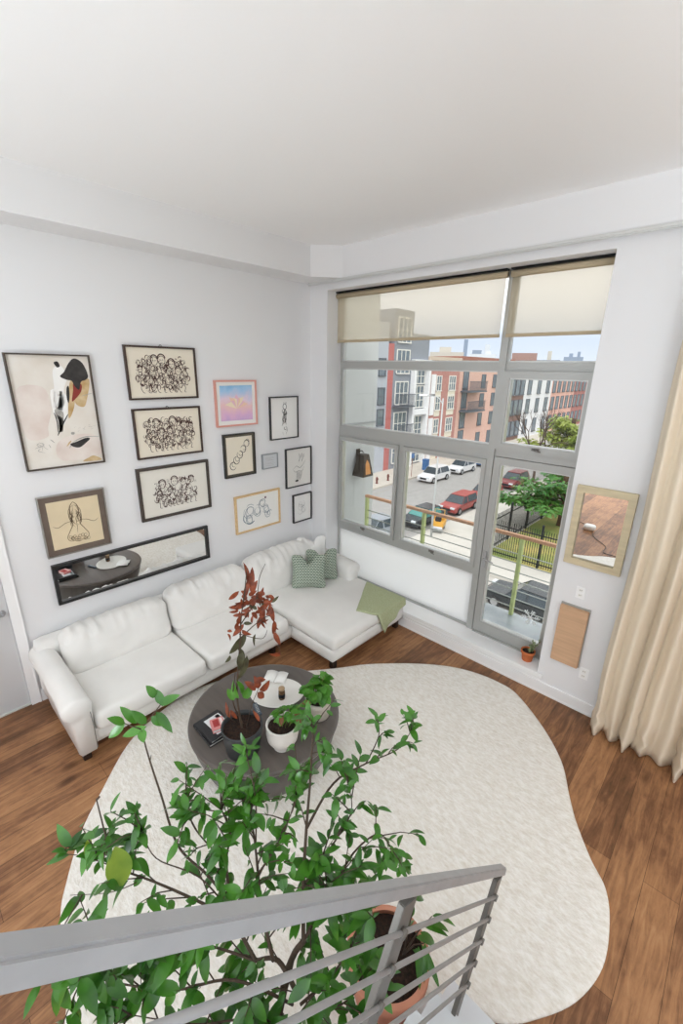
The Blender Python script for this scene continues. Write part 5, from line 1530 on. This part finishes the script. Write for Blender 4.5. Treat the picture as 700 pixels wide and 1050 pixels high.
# ------------------------------------------------------------------ cars
TYRE = mat('tyre_rubber', hexc('26272a'), .8); CGL = mat('car_glass', hexc('3d474d'), .1); CHR = mat('wheel_alloy', hexc('b5b8bb'), .3, .7); LAMP = mat('headlamp_lens', hexc('dfe6ea'), .15)
def car(name, c, rz, m, label, Lc=4.55, Wc=1.85, hh=1.62, cabin=(-.32, .22), suv=True, roofm=None, glassm=None, group=None):
    r = empty(name, scale_from_cam((c[0], c[1], -6.0)), rz, label, 'car', group)
    hl, hw = Lc / 2, Wc / 2
    zb, zm = .28, .95 * hh / 1.62 + .02
    # side profile (x forward)
    body = [(-hl, .45), (-hl + .05, zb), (hl - .1, zb), (hl, .42), (hl - .02, .68), (hl - .25, .82), (.22 * Lc, zm), (-hl + .12, zm + .02), (-hl, .85)]
    b = nb()
    L_ = []
    for s, t in ((-1, 1), (1, 1)):
        L_.append([b.verts.new((x, s * hw * (.94 if abs(x) > hl - .3 else 1), z)) for x, z in body])
    b.faces.new(L_[0]); b.faces.new(list(reversed(L_[1])))
    for k in range(len(body)): b.faces.new((L_[0][k], L_[1][k], L_[1][(k + 1) % len(body)], L_[0][(k + 1) % len(body)]))
    bmesh.ops.recalc_face_normals(b, faces=b.faces)
    mk('body', b, m, r, bevel=.06, smooth=False)
    rear = -hl + (.12 if suv else .75)
    cab = [(rear, zm), (rear + .28, hh - .04), (rear + .6, hh), (.10 * Lc - .2, hh - .01), (.10 * Lc - .05, hh - .06), (.23 * Lc, zm)]
    b = nb(); L_ = []
    for s in (-1, 1): L_.append([b.verts.new((x, s * hw * (.95 if z < zm + .1 else .76), z)) for x, z in cab])
    b.faces.new(L_[0]); b.faces.new(list(reversed(L_[1])))
    for k in range(len(cab)): b.faces.new((L_[0][k], L_[1][k], L_[1][(k + 1) % len(cab)], L_[0][(k + 1) % len(cab)]))
    bmesh.ops.recalc_face_normals(b, faces=b.faces)
    mk('windows', b, glassm or CGL, r, bevel=.03)
    b = nb(); box(b, rear + .32, .10 * Lc - .12, -hw * .74, hw * .74, hh - .03, hh + .025)
    for s in (-1, 1):
        for (x0, x1, xt0, xt1) in ((rear + .02, rear + .2, rear + .28, rear + .48), (-.12, .0, -.1, -.02), (.215 * Lc, .235 * Lc, .10 * Lc - .13, .10 * Lc - .05)):
            q = [b.verts.new(v) for v in ((x0, s * (hw * .95 + .01), zm), (x1, s * (hw * .95 + .01), zm), (xt1, s * (hw * .76 + .012), hh - .02), (xt0, s * (hw * .76 + .012), hh - .02))]
            b.faces.new(q)
    mk('roof', b, roofm or m, r)
    for x in (hl - .85, -hl + .85):
        for s in (-1, 1):
            b = nb(); tube(b, [(x, s * (hw - .2), .34), (x, s * (hw + .01), .34)], .34, 18); wh = mk('wheel', b, TYRE, r)
            b = nb(); tube(b, [(x, s * (hw + .005), .34), (x, s * (hw + .02), .34)], .21, 12); mk('hubcap', b, CHR, wh)
    b = nb()
    for s in (-1, 1): box(b, hl - .16, hl + .012, s * hw * .62 - .2, s * hw * .62 + .2, .66, .80)
    mk('headlight', b, LAMP, r)
    mk('grille', bx(hl - .03, hl + .015, -.42, .42, .46, .66), TYRE, r)
WC = mat('white_car_paint', hexc('e6e7e9'), .25); RC = mat('red_car_paint', hexc('a24742'), .3); BC = mat('black_car_paint', hexc('2c3236'), .2); SC = mat('silver_car_paint', hexc('9fa6ad'), .25); TC_ = mat('charcoal_car_paint', hexc('3a3f44'), .2)
car('car', (-15.1, 28.4, G), -PI / 2, WC, 'white SUV parked at the far kerb, nearer of the two white cars')
car('car', (-15.1, 33.2, G), -PI / 2, WC, 'white crossover parked behind the other white SUV at the far kerb')
car('car', (-15.1, 38.2, G), -PI / 2, mat('blue_car_paint', hexc('3f7fc0'), .3), 'blue car behind the two white cars at the far kerb')
car('car', (-9.3, 22.3, G), -PI / 2, RC, 'red hatchback parked at the near kerb, front towards the camera', hh=1.5)
car('car', (-9.4, 26.4, G), -PI / 2, RC, 'second red car directly behind the red hatchback', hh=1.45)
car('car', (-9.4, 31.6, G), -PI / 2, mat('dark_red_car_paint', hexc('7a2b2b'), .3), 'dark red car glimpsed through the top of the balcony door glass')
car('car', (-9.5, 18.3, G), -PI / 2 - .05, TC_, 'charcoal car with its teal-tinted windscreen beside the red hatchback', hh=1.4, suv=False, glassm=mat('teal_glass', hexc('4f8d88'), .15))
car('car', (-.55, 12.3, G), math.radians(178), BC, 'black car parked right below the balcony', Lc=4.9, Wc=1.95, hh=1.5, suv=False)
car('car', (-10.2, 14.4, G), math.radians(262), SC, 'silver car partly behind the balcony railing at the street corner', hh=1.45, suv=False)
# yellow compactor by the kerb
yr = empty('road_roller', scale_from_cam((-8.0, 17.6, -6.0 + .12)), math.radians(-70), 'small yellow construction machine standing at the street corner', 'machine')
YEL = mat('machine_yellow', hexc('d9a441'), .5)
mk('chassis', bx(-.8, .8, -.45, .45, .35, .85), YEL, yr, bevel=.05)
mk('hood', bx(-.75, .05, -.38, .38, .85, 1.15), YEL, yr, bevel=.06)
mk('seat', bx(.2, .55, -.22, .22, .85, 1.2), TYRE, yr, bevel=.04)
for x in (-.6, .6):
    b = nb(); tube(b, [(x, -.42, .3), (x, .42, .3)], .3, 20); mk('drum', b, CHR, yr)
b = nb(); tube(b, [(.0, -.38, .85), (.0, -.38, 1.7), (.0, .38, 1.7), (.0, .38, .85)], .03, 6); mk('roll_bar', b, YEL, yr)
SLP, SLH = V((-11.95, 23.5, -9.05)), 10.3
# street lamp on the near kerb
sl_ = empty('street_lamp', SLP, label='slender pale grey street lamp rising at the near kerb in front of the red hatchback', cat='lamp')
LG = mat('pale_grey_pole', hexc('b9bcbc'), .5, .2)
b = nb(); tube(b, [(0, 0, 0), (0, 0, 3), (0, 0, SLH)], [.09, .075, .05], 10); mk('pole', b, LG, sl_, True)
b = nb(); tube(b, catmull([(0, 0, SLH - .4), (-.6, .2, SLH + .05), (-1.7, .4, SLH + .1)], 4), .035, 6); mk('arm', b, LG, sl_, True)
b = nb(); rbox(b, -1.9, .42, SLH + .09, .7, .25, .14, r=.06, seg=.06); mk('lamp_head', b, WHT, sl_, True)
# hydrants and street sign on the far walk
for i, (x, y, lb) in enumerate(((-17.4, 23.4, 'dark red hydrant on the far sidewalk, nearer of the two'), (-17.4, 24.9, 'dark red hydrant on the far sidewalk, farther of the two'))):
    h = empty('fire_hydrant', scale_from_cam((x, y, -6 + .14)), label=lb, cat='hydrant', group='hydrants on the far sidewalk')
    b = nb(); lathe(b, [(0, 0), (.16, 0), (.16, .05), (.11, .07), (.11, .55), (.14, .57), (.14, .61), (.10, .70), (.03, .76), (0, .77)], seg=14); mk('barrel', b, mat('hydrant_red', hexc('6d3a34'), .6), h, True)
    b = nb(); tube(b, [(0, -.2, .45), (0, .2, .45)], .06, 10); mk('nozzle', b, MATS['hydrant_red'], h)
sg = empty('street_sign', scale_from_cam((-16.9, 27.6, -6 + .14)), label='parking sign on a thin pole beside the nearer white SUV', cat='sign')
b = nb(); tube(b, [(0, 0, 0), (0, 0, 2.8)], .035, 8); mk('pole', b, mat('rusty_pole', hexc('8a5a50'), .7), sg)
b = nb(); tube(b, [(.04, 0, 2.5), (.06, 0, 2.5)], .3, 20); mk('disc', b, mat('sign_blue', hexc('3f6fa8'), .5), sg)
# flat blue street mural/box by the door of the grey block
bxr = empty('street_box', scale_from_cam((-17.6, 30.9, -6 + .14)), label='blue street box on the far sidewalk behind the white SUV', cat='box')
mk('cabinet', bx(-.3, .3, -.35, .35, 0, 1.3), mat('box_blue', hexc('3d6aa0'), .5), bxr, bevel=.03); mk('lid', bx(-.33, .33, -.38, .38, 1.3, 1.36), MATS['box_blue'], bxr)
